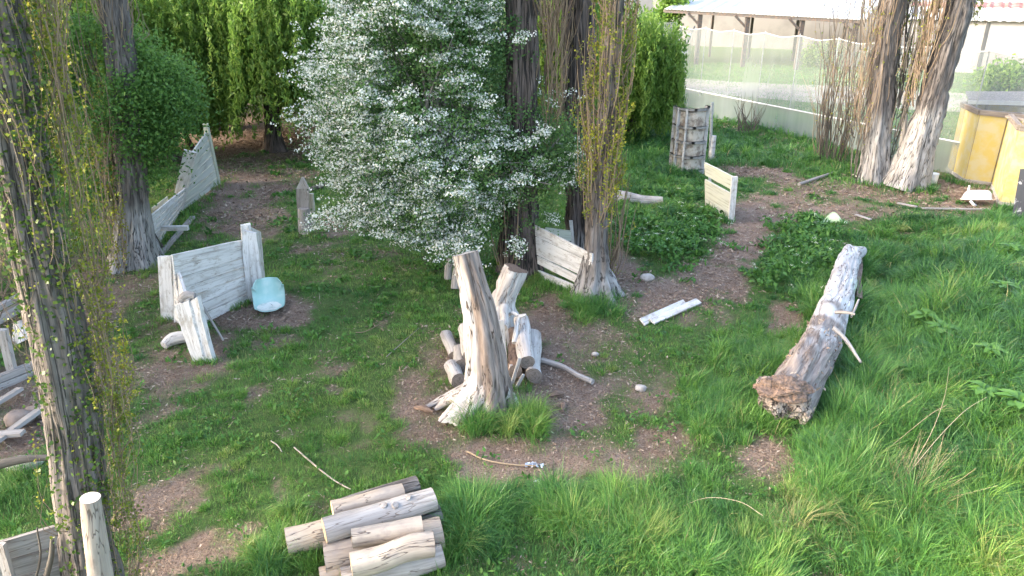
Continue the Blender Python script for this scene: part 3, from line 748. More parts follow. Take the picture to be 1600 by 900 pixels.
root = thing("poplar_tree", b, "slender poplar wrapped in yellow-green leaves at the end of the slatted panel", "tree", "poplar trees")
trunk_mesh(root, pE, [.33, .20, .17, .145, .135, .12, .07], M['bark'], .55, n=90, flare=.45, amp=.10)
shoots(root, pE, 330, .22, .95, .20, .5, 1.8, M['shoot'], 1, 3000, M['poplar_leaf'], .07, None, .010, .042)
shoots(root, [at(945, 452), at(945, 452) + [.1, 0, 2.6]], 20, 0, .3, .10, 1.2, 2.6, M['shoot'], 1, 40, M['poplar_leaf'], .10, 0.3, .011, .035)

# --- the right group
b = at(1365, 284)
pF = [b, up(b, 1372, 200), up(b, 1382, 100), up(b, 1395, 0), up(b, 1405, -120), up(b, 1415, -300)]
root = thing("poplar_tree", b, "upright whitewashed poplar between the bushy stool and the leaning poplar", "tree", "poplar trees")
trunk_mesh(root, pF, [.38, .33, .32, .31, .29, .22], M['bark'], 1.9, n=100, flare=.3, amp=.12)
shoots(root, pF, 60, .22, .95, .40, .8, 2.2, M['shoot'], 1, 120, M['poplar_leaf'], .10, None, .011, .04)
shoots(root, [p + np.array([-.42, -.05, 0]) for p in pF], 130, .16, .95, .16, .8, 2.4, M['shoot'], 1, 120, M['poplar_leaf'], .08, None, .011, .04)
shoots(root, [p + np.array([.55, .2, 0]) for p in pF], 42, .0, .7, .15, 1.2, 3.2, M['limb'], 1, 220, M['poplar_leaf'], .07, None, .02, .04)
shoots(root, [p + np.array([-.55, .1, 0]) for p in pF], 40, .0, .6, .12, 1.2, 3.0, M['limb'], 1, 60, M['poplar_leaf'], .07, None, .018, .04)
b = at(1412, 292)
pG = [b, up(b, 1440, 215), up(b, 1462, 140), up(b, 1487, 50), up(b, 1505, -20), up(b, 1530, -150), up(b, 1550, -300)]
root = thing("poplar_tree", b, "whitewashed poplar leaning to the right next to the yellow bunkers", "tree", "poplar trees")
trunk_mesh(root, pG, [.50, .40, .35, .33, .31, .26, .2], M['bark'], 2.2, n=110, flare=.3, amp=.12)
shoots(root, [p + np.array([-.42, -.05, 0]) for p in pG], 190, .28, .9, .18, .9, 2.8, M['shoot'], 1, 260, M['poplar_leaf'], .09, 3.3, .014, .042)
shoots(root, [p + np.array([-.75, .3, 0]) for p in pG], 50, .15, .9, .16, 1.2, 3.2, M['limb'], 1, 330, M['poplar_leaf'], .06, None, .028, .045)
shoots(root, [p + np.array([.45, 0, 0]) for p in pG], 24, .5, .95, .1, .5, 1.6, M['shoot'], 1, 170, M['poplar_leaf'], .28, 0, .010, .05)
b = at(1297, 252)
root = thing("coppice_stool", b, "bushy stool of thin bare upright stems left of the whitewashed poplars", "shrub")
shoots(root, [b, b + [0, 0, .35]], 34, 0, 1, .42, 3.2, 6.0, M['limb'], 1, 60, M['poplar_leaf'], .09, None, .020, .04)
shoots(root, [b, b + [.05, 0, 3.0]], 90, 0, 1, .42, 1.0, 2.4, M['shoot'], 1, 60, M['poplar_leaf'], .16, None, .011, .04)

# --- flowering hawthorn
b = at(716, 448)
root = thing("hawthorn_tree", b, "hawthorn covered in small white blossom in the middle of the yard", "tree")
f1 = at(704, 440)
mbt = MB()
for (q0, q1, q2, r) in ((at(712, 452), [-1.1, 13.9, .75], [-1.5, 14.2, 2.6], .10), (at(738, 440), [-.75, 14.2, 1.0], [-.5, 14.4, 3.0], .085), (at(700, 436), [-1.35, 14.3, 1.0], [-2.3, 14.5, 2.8], .08)):
    tube(mbt, [q0, q1, q2], [r, r * .85, r * .5], 12, 26, .15, 9, (False, False), .5)
mbt.build("trunk", M['greywood'], root, smooth=True)
hb = [(-1.55, 14.6, 3.4, 2.05, 1.9, 2.7, 5), (-2.35, 14.2, 2.7, 1.15, 1.1, 1.5, 2.2), (-.35, 14.5, 2.2, 1.5, 1.3, 1.2, 2.0), (-1.65, 14.5, 5.4, 1.6, 1.6, 1.5, 2.2), (.55, 14.4, 2.7, .95, .9, .9, .9), (-.95, 14.6, 4.4, 1.2, 1.4, 1.6, 1.4), (-1.9, 13.9, 1.75, .9, .8, .75, 1.0), (1.15, 14.5, 2.35, .45, .5, .45, .35), (-1.0, 13.9, 1.2, .8, .5, .4, .45)]
mb = MB(); c = crown_leaves(mb, hb, 120000, .058, 40, .16, .62, hollow=.4, gap=.43)
mb.build("crown", M['haw'], root)
limbs(root, np.array([-1.2, 14.3, 1.6]), c[rng.integers(0, len(c), 110)], .055, M['greywood'])
mb = MB()
m = 2600; k = rng.choice(len(hb), m, p=np.array([q[6] for q in hb]) / sum(q[6] for q in hb)); B = np.array(hb); d = rdirs(m, (-.2, -.4, .15))
P = B[k, :3] + d * B[k, 3:6] * (rng.uniform(.80, 1.06, m) * (.72 + .62 * fbm(d * 2.1 + B[k, :3], 2)))[:, None]
dens = sstep(.6, -2.8, P[:, 0]) * .62 + sstep(3.6, 1.2, P[:, 2]) * .22 * sstep(1.0, -1.0, P[:, 0]) + .04
P = P[rng.random(m) < dens * (.15 + 1.7 * sstep(.42, .6, fbm(P * 1.1 + 9, 2)))]
kk = rng.integers(3, 20, len(P)); P = np.repeat(P, kk, 0) + rng.normal(0, 1, (kk.sum(), 3)) * [.11, .11, .045]        # sprays of flower heads along the twigs
for (cx, cy, cz, lx, n_) in ((-3.65, 13.6, 1.35, .45, 36), (-3.3, 13.7, 1.5, .5, 50), (-3.6, 14.0, 4.2, .6, 60), (-3.75, 14.0, 3.3, .55, 70), (-3.7, 14.1, 2.75, .5, 50), (-3.2, 14.0, 4.7, .5, 60), (-2.9, 13.6, 2.2, .8, 90), (-2.6, 13.3, 1.7, .8, 80), (-2.9, 14.0, 5.3, .5, 40), (-1.2, 13.1, 1.0, .55, 70), (-.9, 13.2, .75, .35, 40), (.1, 13.4, .9, .25, 26), (1.3, 14.2, 2.5, .35, 50), (.9, 14.1, 2.15, .5, 60)):
    P = np.vstack([P, np.array([cx, cy, cz]) + rng.normal(0, 1, (n_, 3)) * [lx * .5, .18, .12]])
kk = 9; q = np.repeat(P, kk, 0) + rng.normal(0, .042, (len(P) * kk, 3)) * [1.25, 1.2, .5]
dv = rdirs(len(q)); w = rng.uniform(.024, .05, len(q))
quads(mb, q, dv, perp(dv), w, w, np.clip(rng.normal(.6, .3, len(q)), 0, 1)); mb.build("blossom", M['blossom'], root)
# leaves round the flower sprays so that they do not float
mb = MB(); q = np.repeat(P, 7, 0) + rng.normal(0, .075, (len(P) * 7, 3)) - [0, 0, .035]; dv = rdirs(len(q)); w = rng.uniform(.035, .06, len(q))
quads(mb, q, dv, perp(dv), w, w * .6, np.clip(rng.normal(.5, .2, len(q)), 0, 1)); mb.build("spray_leaves", M['haw'], root)
# bare upright suckers in front of the trunk A
b = at(792, 440)
root = thing("sucker_shoots", b, "thin bare upright suckers behind the leaning half stump", "shrub")
shoots(root, [b, b + [0, 0, .2]], 12, 0, 1, .10, 1.6, 3.0, M['shoot'], 1, 20, M['poplar_leaf'], .08, None, .013, .035)

# --- bushy green tree over the left fence, willows and the thicket at the back
b = at(246, 392)
leafy(b, "round dark green leafy tree overhanging the whitewashed poplar and the sloping fence", [(b[0] - .35, b[1] - .7, 3.1, 1.45, 1.0, 1.5, 4), (b[0] + .6, b[1] - .5, 3.35, 1.0, .9, 1.0, 2.4), (b[0] - 1.0, b[1] - .5, 3.1, .75, .7, 1.0, 1.4), (b[0] - .2, b[1] - .4, 4.3, 1.1, .8, .7, 1.4), (b[0] - .1, b[1] - .5, 1.9, .45, .4, .5, .7), (b[0] + .8, b[1] - .2, 3.6, .7, .7, .7, 1.0), (b[0] - .9, b[1] - .8, 2.0, .6, .6, .6, .7), (b[0] - .9, b[1] - 1.0, 4.5, .8, .5, .7, .9), (b[0] + .5, b[1] - .8, 4.0, .6, .6, .6, .7)], 60000, .075, M['mid_leaf'], .10, None, "leafy_tree", 24, .22)
willow(np.array([-8.6, 26.5, 0]), "bright green weeping willow hanging low over the bare shaded ground", 3.7, 4.6, 3.0, 1900, .55, 6.5)
willow(np.array([-11.8, 25.0, 0]), "low broad willow with a soft light green curtain, furthest left of the willows", 2.6, 3.9, 2.6, 1300, .35, 5.0)
willow(np.array([-6.6, 29.5, 0]), "willow whose curtain fills the gap between the two big willows", 3.0, 4.0, 2.8, 1100, .4, 6.0)
willow(np.array([-4.2, 27.5, 0]), "light green willow directly behind the white hawthorn, left of the dark poplar", 3.2, 5.0, 3.4, 1400, .6, 7)
willow(np.array([4.4, 28.5, 0]), "small green willow bush right of the slender yellow-leaved poplar", 2.1, 2.7, 2.2, 900, .15, 4.2)
willow(np.array([1.4, 23.0, 0]), "thin willow showing between the two dark poplar trunks", 1.3, 4.6, 2.8, 460, .5, 6.5, trunk_r=.12)
willow(np.array([-13.5, 30.5, 0]), "yellow-green willow with feathery foliage at the back left corner", 3.6, 4.6, 3.2, 1000, 1.6, 7)
b = at(300, 232)
leafy(b, "light green young tree behind the leafy tree, left of the bright willow", [(b[0] - 1.2, b[1], 4.6, 1.6, 1.2, 1.5, 2.4), (b[0] - .2, b[1], 4.3, 1.5, 1.2, 1.1, 3), (b[0] + .7, b[1] + .2, 3.7, 1.0, .9, .9, 1.5), (b[0] - .9, b[1] + .2, 5.0, 1.0, .9, .9, 1.3)], 36000, .10, M['willow'], .10, None, "leafy_tree", 30, .22)
back = [(-18, 23, 4.2, 'broad dark tree at the far left behind the poplars'), (-15.3, 25.5, 3.6, 'dark shaded tree with thin black stems behind the leafy tree'), (-11.4, 35, 4.0, 'deep green tree closing the gap under the willows'), (-6, 37, 4.4, 'dense dark tree behind the two willows'), (-.5, 36, 4.0, 'shaded green tree behind the hawthorn'), (3.0, 40, 3.6, 'round green tree behind the dark poplar trunks'), (-17, 36, 4.6, 'tall dark tree at the back beyond the yellow-green willow')]
for (x, y, r, lab) in back:
    bb = ground(x, y)
    leafy(bb, lab, [(x, y, r * .95, r * .8, r * .7, r * .75, 3), (x + r * .5, y, r * .55, r * .5, r * .5, r * .5, 1.6), (x - r * .5, y - .3, r * .6, r * .5, r * .5, r * .55, 1.6), (x, y - .2, r * 1.5, r * .6, r * .55, r * .5, 1.5)], 17000, .20, M['dark_leaf'], .2, "trees at the back of the yard", "thicket_tree", 30, .42, bark='bark_dark')
b = at(150, 300) + [-1, 3, 0]
root = thing("dead_tree", b, "thin dark leafless tree with forked stems behind the left poplars", "tree")
trunk_mesh(root, [b, up(b, 140, 80), up(b, 105, 0), up(b, 90, -60)], [.12, .09, .06, .04], M['limb'], seg=12, n=30)
limbs(root, up(b, 138, 90), [up(b, 128, 0), up(b, 85, -10), up(b, 100, -80)], .06, M['limb'])

# --- unseen tall poplars added beyond the left edge: they keep the low sun off most of the yard
shade_row = [(-13.4, 6.7), (-13.2, 8.6), (-13.6, 10.6), (-13.0, 12.7), (-13.7, 14.9), (-14.2, 17.0), (-15.2, 19.2)]
labs = ["nearest poplar of the tall row left of the yard, opposite the log stack", "second poplar of the tall row left of the yard, opposite the stump", "poplar of the tall row left of the yard, between the stump and the white bunker", "third poplar of the tall row left of the yard, level with the white bunker", "fourth poplar of the tall row left of the yard", "fifth poplar of the tall row left of the yard, level with the sloping fence", "sixth poplar of the tall row left of the yard"]
for (x, y), lab in zip(shade_row, labs):
    bb = ground(x, y); hh = 14 + random.uniform(-.6, 1)
    leafy(bb, lab, [(x, y, hh * .32, 1.35, 1.45, hh * .30, 3), (x, y, hh * .72, 1.1, 1.2, hh * .30, 3)], 8000, .26, M['dark_leaf'], .22, "poplars left of the yard", "poplar_tree", 30, .42, h=hh * .9, bark='bark_dark')
# ------------------------------------------------------------------ dead stump in the middle
b = at(752, 640)
root = thing("dead_stump", b, "tall bare white dead tree stump with spreading roots in the middle of the yard", "stump")
top = up(b, 727, 396, .35); mb = MB()
pS = [b - [0, 0, .05], up(b, 760, 590, .05), up(b, 752, 500, .15), up(b, 738, 440, .25), top]
def lob(TH, s):
    base = np.exp(-s * 9)
    return 1 + base * (.42 * np.sin(3 * TH + 2.6) + .22 * np.sin(5 * TH + .5)) + .07 * np.sin(4 * TH + 2 * s) + .05 * np.sin(9 * TH + 5 * s)
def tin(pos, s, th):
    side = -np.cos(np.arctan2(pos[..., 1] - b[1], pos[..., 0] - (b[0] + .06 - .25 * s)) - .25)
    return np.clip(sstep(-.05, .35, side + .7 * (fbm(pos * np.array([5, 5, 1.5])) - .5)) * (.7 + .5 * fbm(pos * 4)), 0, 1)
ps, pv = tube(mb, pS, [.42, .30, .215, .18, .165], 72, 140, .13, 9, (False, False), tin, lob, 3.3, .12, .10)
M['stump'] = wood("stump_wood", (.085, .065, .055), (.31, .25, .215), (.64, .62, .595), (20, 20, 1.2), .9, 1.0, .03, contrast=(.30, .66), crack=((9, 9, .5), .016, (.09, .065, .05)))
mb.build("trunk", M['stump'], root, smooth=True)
mb = MB(); end_disc(mb, ps[-1], np.array([0, 0, 1.])); mb.build("cut_top", M['greywood'], root)
for pts, r in (([up(b, 756, 596, .05), up(b, 730, 618, -.05), at(706, 636) + [0, 0, .14], at(680, 640) + [0, 0, .0]], (.22, .16, .09, .03)), ([up(b, 756, 600, 0), up(b, 742, 628, -.15), at(722, 650) + [0, -.02, .10], at(735, 662)], (.24, .16, .11, .05)), ([up(b, 782, 610, -.05), at(800, 628) + [0, 0, .06], at(812, 640)], (.13, .07, .02)),
              ([up(b, 745, 600, .1), at(690, 630) + [0, 0, .05], at(655, 642)], (.10, .06, .025))):
    mb = MB(); tube(mb, pts, r, 20, 40, .22, 7, (False, True), .6, None, None, .25, .08); mb.build("root", M['stump'], root, smooth=True)
mb = MB()                                                          # splintered wood at its right side
for (a, c, w) in (((800, 605), (812, 560), .05), ((795, 600), (799, 570), .05), ((806, 612), (818, 585), .04), ((790, 590), (783, 500), .08), ((797, 560), (790, 505), .05)):
    A = at(*a) + [0, .1, 0]; C = up(A, *c); mb = MB(); beam(mb, A, C, w, .03, (1, .2, 0), .7); mb.build("splinter", M['dead'], root)


b2 = at(783, 520)
root = thing("half_stump", b2, "grey broken half stump leaning right behind the tall white stump", "stump")
mb = MB(); ps, pv = tube(mb, [b2, up(b2, 784, 480), up(b2, 796, 445), up(b2, 806, 420)], [.25, .20, .175, .17], 48, 70, .3, 7, (False, False), lambda pos, s, th: np.clip(1.2 * fbm(pos * 5) - .1, 0, 1), lambda TH, s: 1 + .16 * np.sin(3 * TH + s) + .08 * np.sin(5 * TH), None, .25, .22)
mb.build("trunk", M['dead'], root, smooth=True)
mb = MB(); end_disc(mb, ps[-1], unit(ps[-1].mean(0) - ps[-4].mean(0))); mb.build("broken_end", M['rot'], root)

# logs leaning on / lying round the stump
def log(a, c, ra, label, group, name="log", matl='log', endm='logend', rb=None, tint=.5, bump=.2, bend=0.0, knots=0, seg=22, lab_end=None):
    a, c = np.asarray(a, float), np.asarray(c, float); rb = ra if rb is None else rb
    m = (a + c) / 2
    root = thing(name, [m[0], m[1], min(a[2], c[2]) - max(ra, rb)], label, "log", group)
    mb = MB(); side = unit(np.cross(c - a, [0, 0, 1.])) * bend
    base_t = tint
    def ti(pos, s, th): return np.clip(base_t + .9 * (fbm(pos * np.array([4, 4, 4.]) + 3) - .5), 0, 1)
    ps, _ = tube(mb, [a, a + (c - a) * .33 + side, a + (c - a) * .67 + side * .8 + rng.normal(0, .012, 3), c], [ra * 1.04, ra, rb * 1.0, rb * .98], seg, 40, bump, 5, (False, False), ti, lambda TH, s: 1 + .06 * np.sin(2 * TH + a[0] * 9) + .035 * np.sin(3 * TH + s * 5), None, .3, .06)
    for _ in range(knots):
        s = random.uniform(.25, .8); q = a + (c - a) * s; o = unit(np.array([random.uniform(-.4, .4), random.uniform(-.6, -.1), 1.]))
        tube(mb, [q + o * ra * .7, q + o * ra * 1.12], [.05, .035], 8, 4, .1, 9, (False, True), .2)
    mb.build("bark", M[matl], root, smooth=True)
    for ring, o in ((ps[0], unit(a - c)), (ps[-1], unit(c - a))):
        mb = MB(); end_disc(mb, ring, o); mb.build("cut_end", M[endm], root)
    return root

def glog(pa, pc, za, zc, dia, label, group, **k):
    """a log between two picture points whose centre line is za, zc above the ground"""
    A = at(*pa); C = at(*pc); A = at(*pa, A[2] + za); C = at(*pc, C[2] + zc)
    dep = ((A[1] + C[1]) / 2) * cp + (CAM_H - za) * sp_
    r = dia / FPX * dep / 2 * .93
    return log(A, C, r, label, group, **k)

g = "logs laid round the dead stump"
glog((697, 524), (711, 556), .12, .10, 20, "short grey log lying apart, left of the logs beside the white stump", g, matl='greywood', endm='logend_old', tint=.4)
glog((727, 514), (735, 556), .38, .34, 25, "pale log resting on top of the two logs left of the white stump", g, matl='greywood', endm='logend_old', tint=.8)
glog((718, 548), (720, 572), .14, .13, 24, "short split log wedged under the pale one, left of the white stump", g, matl='greywood', endm='logend_old', tint=.45)
glog((705, 572), (717, 596), .11, .10, 26, "lowest pale log with a mossy end, left of the white stump", g, matl='greywood', endm='logend_old', tint=.75)
glog((788, 480), (786, 512), .78, .62, 16, "short smooth round billet standing against the right side of the white stump", g, matl='greywood', endm='greywood', tint=.85)
glog((814, 500), (824, 566), .42, .34, 25, "long pale log resting on the pile right of the white stump", g, matl='dead', endm='logend_old', tint=.6)
glog((833, 524), (834, 588), .14, .14, 26, "thick pale log at the outer right of the pile beside the white stump", g, matl='greywood', endm='logend_old', tint=.8)
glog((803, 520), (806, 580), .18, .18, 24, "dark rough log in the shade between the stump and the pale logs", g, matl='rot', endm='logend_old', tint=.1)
b = at(806, 520)
r_ = thing("crooked_branch", b, "white crooked branch bent over the log pile right of the stump", "branch")
mb = MB(); tube(mb, [at(804, 536, .40), at(807, 512, .56), at(812, 492, .72)], [.045, .04, .035], 9, 20, .25, 9, (True, True), .8)
tube(mb, [at(811, 494, .70), at(800, 489, .70), at(793, 496, .58)], [.03, .028, .02], 8, 14, .25, 9, (True, True), .8); tube(mb, [at(811, 495, .70), at(822, 492, .74)], [.035, .028], 8, 8, .25, 9, (True, True), .7)
mb.build("wood", M['dead'], r_, smooth=True)

def stick(pts, r, label, name="stick", matl='shoot', cat="stick", tint=.6, seg=6, lift=.03):
    P = [at(*p[:2]) + [0, 0, p[2] if len(p) > 2 else lift] for p in pts]
    if cat in ('stick', 'dry stalk'): r = np.array(r) * (.62 if cat == 'stick' else .32)
    mb = MB(); tube(mb, P, r, seg, 24, .2, 12, (True, True), tint)
    return tag(mb.build(name, M[matl], smooth=True), label, cat)
stick([(846, 568), (878, 578), (903, 592), (926, 602)], [.05, .045, .04, .045], "thick crooked grey branch on the bare earth right of the log pile", "branch", 'greywood', "branch", .4, 9, .06)
stick([(460, 702), (490, 728), (520, 752), (548, 768)], [.018, .018, .016, .014], "long thin pale stick in the grass pointing at the log stack", matl='cut', tint=.5)
stick([(424, 692), (434, 699), (441, 709)], [.014, .014, .01], "short pale stick left of the long one in the grass", matl='cut', tint=.7)
stick([(729, 708), (760, 722), (800, 729), (838, 731)], [.02, .018, .017, .014], "brown dry stem on the bare earth below the white stump", matl='straw', tint=.3)
stick([(1056, 799), (1100, 806, .25), (1150, 824, .35), (1186, 840, .3)], [.008, .009, .009, .01], "straw-coloured dry stem across the tall bright grass", "dry_stalk", 'straw', "dry stalk", .9, 5)
stick([(1412, 772, .3), (1450, 740, .5), (1490, 706, .6), (1524, 684, .6)], [.014, .012, .009, .006], "long pale dry stalk pointing right in the tall grass", "dry_stalk", 'straw', "dry stalk", .9, 5)
stick([(1362, 740, .2), (1400, 720, .35), (1440, 700, .5), (1464, 690, .55)], [.014, .013, .01, .008], "thick reddish dry stalk crossing to the left over tall grass", "dry_stalk", 'straw', "dry stalk", .35, 5)
stick([(1415, 765, .3), (1440, 735, .55), (1455, 700, .75), (1462, 655, .8)], [.012, .010, .007, .005], "upright feathery dry stalk in the tall grass", "dry_stalk", 'straw', "dry stalk", .6, 5)
stick([(556, 522), (572, 520), (600, 505)], [.014, .012, .008], "thin twig lying in the shaded grass left of the stump", matl='shoot', tint=.4)
stick([(604, 560), (640, 528), (655, 515)], [.012, .012, .008], "thin curved twig lying in grass between the bunker and the stump", matl='greywood', tint=.3)
stick([(1248, 291), (1280, 280), (1308, 270)], [.05, .045, .03], "grey fallen branch below the bushy stool", "branch", 'greywood', "branch", .3, 7, .06)
stick([(1332, 274), (1352, 284)], [.03, .025], "short pale branch leaning at the foot of the upright whitewashed poplar", "branch", 'cut', "branch", .8, 7)
for (px, py, l, a, lab) in ((870, 619, .22, .3, "dark bark chip on bare earth, the flat one above the slim one"), (880, 638, .24, 1.4, "slim brown bark chip on bare earth, right of the stump"), (662, 643, .30, -.4, "orange-brown splintered root piece left of the stump"), (876, 752, .12, -.3, "small pale wood chip below the wide bare patch")):
    p = at(px, py) + [0, 0, .03]; d = np.array([math.cos(a), math.sin(a), 0]) * l / 2
    mb = MB(); tube(mb, [p - d, p + [0, 0, .02], p + d], [.02, .045, .02], 8, 12, .4, 14, (True, True), .6)
    tag(mb.build("bark_chip", M['rot'], smooth=True), lab, "bark chip")

def stone(px, py, sz, label, matl='stone', flat=.6):
    c = at(px, py); d = rdirs(240); import bmesh
    bm = bmesh.new(); bmesh.ops.create_icosphere(bm, subdivisions=3, radius=1.0)
    V = np.array([v.co[:] for v in bm.verts]); F = np.array([[v.index for v in f.verts] for f in bm.faces]); bm.free()
    V = V * (1 + .45 * (fbm(V * 1.6 + px, 3) - .5))[:, None] * np.array([1, .75, flat]) * sz
    mb = MB(); mb.add(V + c + [0, 0, sz * flat * .5], F, .5, V)
    return tag(mb.build("stone", M[matl], smooth=True), label, "stone")
stone(1011, 437, .15, "pale stone on the bare earth right of the slatted panel")
stone(1452, 728, .15, "grey round stone half hidden in the tall grass by dry stalks")
stone(1001, 609, .09, "small pale stone in thin grass right of the bare patch")
stone(930, 555, .06, "tiny pale stone in the grass above the crooked branch")
b = at(290, 545)
mb = MB(); tube(mb, [at(257, 545) + [0, 0, .06], at(272, 538) + [0, 0, .10], at(294, 533) + [0, 0, .09]], [.07, .11, .10], 16, 20, .15, 6, (True, True), .9)
tag(mb.build("wood_chunk", M['dead'], smooth=True), "short whitish wood chunk lying at the foot of the left bunker", "wood chunk")
b = at(834, 729); mb = MB()
k = 26; q = b + rng.normal(0, 1, (k, 3)) * [.05, .02, .008] + [0, 0, .03]; d = rdirs(k); d[:, 2] *= .3; quads(mb, q, d, perp(d), .07, .05, .5)
tag(mb.build("plastic_scrap", M['bluefilm']), "crumpled bluish plastic scrap at the end of the brown stem", "scrap")
mb = MB(); k = 22; q = at(842, 756) + rng.normal(0, 1, (k, 3)) * [.025, .02, .008] + [0, 0, .03]; d = rdirs(k); d[:, 2] *= .3; quads(mb, q, d, perp(d), .05, .05, .5)
tag(mb.build("paper_scrap", M['plastic_worn']), "white paper scrap on bare earth at the grass edge", "scrap")

# ------------------------------------------------------------------ log stack in front
g = "logs of the stack in front"
for (pa, pc, za, zc, dia, lab, kw) in (
    ((522, 800), (652, 757), .13, .13, 34, "grey-barked log with a ragged end at the back of the front stack", dict(tint=.2, matl='bark')),
    ((448, 848), (600, 806), .16, .16, 47, "long cream log sticking out furthest to the left of the front stack", dict(tint=.85)),
    ((585, 838), (688, 806), .16, .16, 44, "grey log with a stepped dark end at the right middle of the stack", dict(tint=.15, matl='bark')),
    ((520, 799), (629, 769), .39, .39, 33, "topmost cream log at the back of the front stack", dict(tint=.8)),
    ((507, 830), (678, 780), .40, .40, 41, "longest grey log with a knot lying across the stack", dict(tint=.45, knots=3, matl='greywood')),
    ((508, 874), (690, 832), .18, .18, 56, "thickest log with a wide pale face at the left front of the stack", dict(tint=.6)),
    ((550, 842), (660, 822), .46, .46, 33, "split cream log with a torn side on top of the stack", dict(tint=.95, bump=.3)),
    ((549, 884), (677, 851), .42, .42, 42, "front log with an orange sawn face on top of the thick log", dict(tint=.75)),
    ((500, 900), (575, 880), .12, .12, 30, "thin pale log at the lower left of the stack, under the thick one", dict(tint=.5)),
    ((560, 812), (672, 776), .24, .22, 26, "slim brownish log wedged between the back logs of the stack", dict(tint=.1)),
    ((535, 908), (692, 868), .14, .14, 42, "lowest front log half hidden in the grass", dict(tint=.4, matl='greywood'))):
    glog(pa, pc, za, zc, dia, lab, g, **kw)
b = at(432, 848)
mb = MB(); slab(mb, at(421, 852) + [0, 0, .02], at(447, 838) + [0, 0, .06], at(450, 843) + [0, 0, .06], at(424, 858) + [0, 0, .02], .03, tint=.5)
tag(mb.build("board_piece", M['mossy']), "narrow pale board end sticking out left of the log stack", "board")

# ------------------------------------------------------------------ fallen log on the right
A, B_ = at(1238, 628), at(1333, 402)
root = thing("fallen_log", (A + B_) / 2 - [0, 0, .1], "huge fallen whitish trunk with a rotten brown broken end beside the grassy bank", "log")
def ax(f): return A * (1 - f) + B_ * f
path = [at(1228, 626, .34), at(1260, 572, .50), at(1287, 520, .50), at(1305, 470, .48), at(1322, 418, .46), at(1331, 395, .44)]
def tin(pos, s, th):
    n = fbm(pos * np.array([2.6, 2.6, 2.6]), 3)
    return np.clip(sstep(.30, .5, s + .6 * (n - .5)) * (.55 + .7 * fbm(pos * 3 + 7)), 0, 1)
mb = MB(); ps, _ = tube(mb, path, [.33, .32, .26, .245, .22, .18], 60, 170, .17, 4, (False, False), tin, lambda TH, s: 1 + .10 * np.sin(3 * TH + 1 + s * 2) + .12 * np.exp(-s * 12) * np.sin(5 * TH), None, .3, .12)
M['fallen'] = wood("fallen_log_wood", (.10, .08, .07), (.29, .25, .225), (.62, .605, .585), (15, 15, 2.0), .9, 1, .03, contrast=(.33, .62), crack=((7, 7, 1.0), .010, (.16, .12, .10)))
mb.build("trunk", M['fallen'], root, smooth=True)
mb = MB(); r0 = ps[0]; c0 = r0.mean(0); out = unit(ps[0].mean(0) - ps[4].mean(0)); n_ = len(r0); vs = []; fr = np.linspace(1, .03, 16)
for k, f in enumerate(fr):
    ring = c0 + (r0 - c0) * f; dz = (fbm(ring * 6 + 3, 4) - .5) * (.62 if k else .05); vs.append(ring + out * (dz + .10 * (1 - f))[:, None])
F = [[k * n_ + j, k * n_ + (j + 1) % n_, (k + 1) * n_ + (j + 1) % n_, (k + 1) * n_ + j] for k in range(15) for j in range(n_)]
mb.add(np.vstack(vs), [np.array(F)], np.clip(fbm(np.vstack(vs) * 4, 3) * 2 - .6, 0, 1)); mb.build("rotten_end", M['rotgrey'], root)
def lump(px, py, z, sx, sy, sz, name, matl, root, rough=.9, sd=0.):
    import bmesh
    bm = bmesh.new(); bmesh.ops.create_icosphere(bm, subdivisions=5, radius=1.0)
    V = np.array([v.co[:] for v in bm.verts]); F = np.array([[v.index for v in f.verts] for f in bm.faces]); bm.free()
    V = V * (1 + rough * (fbm(V * 1.7 + sd + px, 5) - .5) + .35 * (np.abs(fbm(V * np.array([3, 9, 9]) + sd, 3) - .5) - .12))[:, None] * np.array([sx, sy, sz])
    mb = MB(); mb.add(V + at(px, py, z), F, np.clip(fbm(V * 6, 3) * 2 - .5, 0, 1), V); return mb.build(name, matl, root)
lump(1222, 608, .58, .34, .22, .15, "rotten_lip", M['rot'], root, 1.2)
lump(1204, 610, .48, .19, .17, .16, "rotten_lip", M['rotgrey'], root, 1.3, 4)
lump(1230, 630, .36, .26, .14, .22, "rotten_lip", M['rotgrey'], root, 1.4, 9)
mb = MB(); k = 150; s = rng.random(k) ** 1.3 * .42; i = (s * 169).astype(int); j = rng.integers(0, 60, k); q = ps[i, j] + rng.normal(0, .006, (k, 3)); q = q[q[:, 2] > .25]; d = rdirs(len(q), (.3, .6, .2)); quads(mb, q, d, perp(d), rng.uniform(.05, .16, len(q)), rng.uniform(.02, .05, len(q)), rng.uniform(.2, 1, len(q)))
tag(mb.build("bark_flakes", M['litter'], root), kind="stuff")
for pts, r in (([(1302, 512, .75), (1322, 532, .62), (1345, 566, .5)], (.06, .05, .035)), ([(1305, 488, .85), (1322, 488, .9), (1336, 491, .9)], (.05, .045, .03)), ([(1330, 495, .85), (1337, 480, .9), (1342, 468, .95)], (.028, .03, .02))):
    mb = MB(); tube(mb, [at(x, y, z) for x, y, z in pts], np.array(r) * .62, 9, 24, .35, 8, (False, True), .5); mb.build("branch_stub", M['greywood'], root, smooth=True)
mb = MB(); slab(mb, at(1334, 402, .2), at(1336, 465, .2), at(1343, 465, .42), at(1342, 400, .42), .10, tint=.2, wob=.05); mb.build("bark_slab", M['rot'], root)
mb = MB(); tube(mb, [at(1330, 398, .45), at(1345, 392, .35)], [.16, .12], 14, 10, .4, 6, (False, True), .8); mb.build("butt", M['fallen'], root, smooth=True)
stone(1334, 566, .09, "small stone under the branch stub of the fallen trunk")

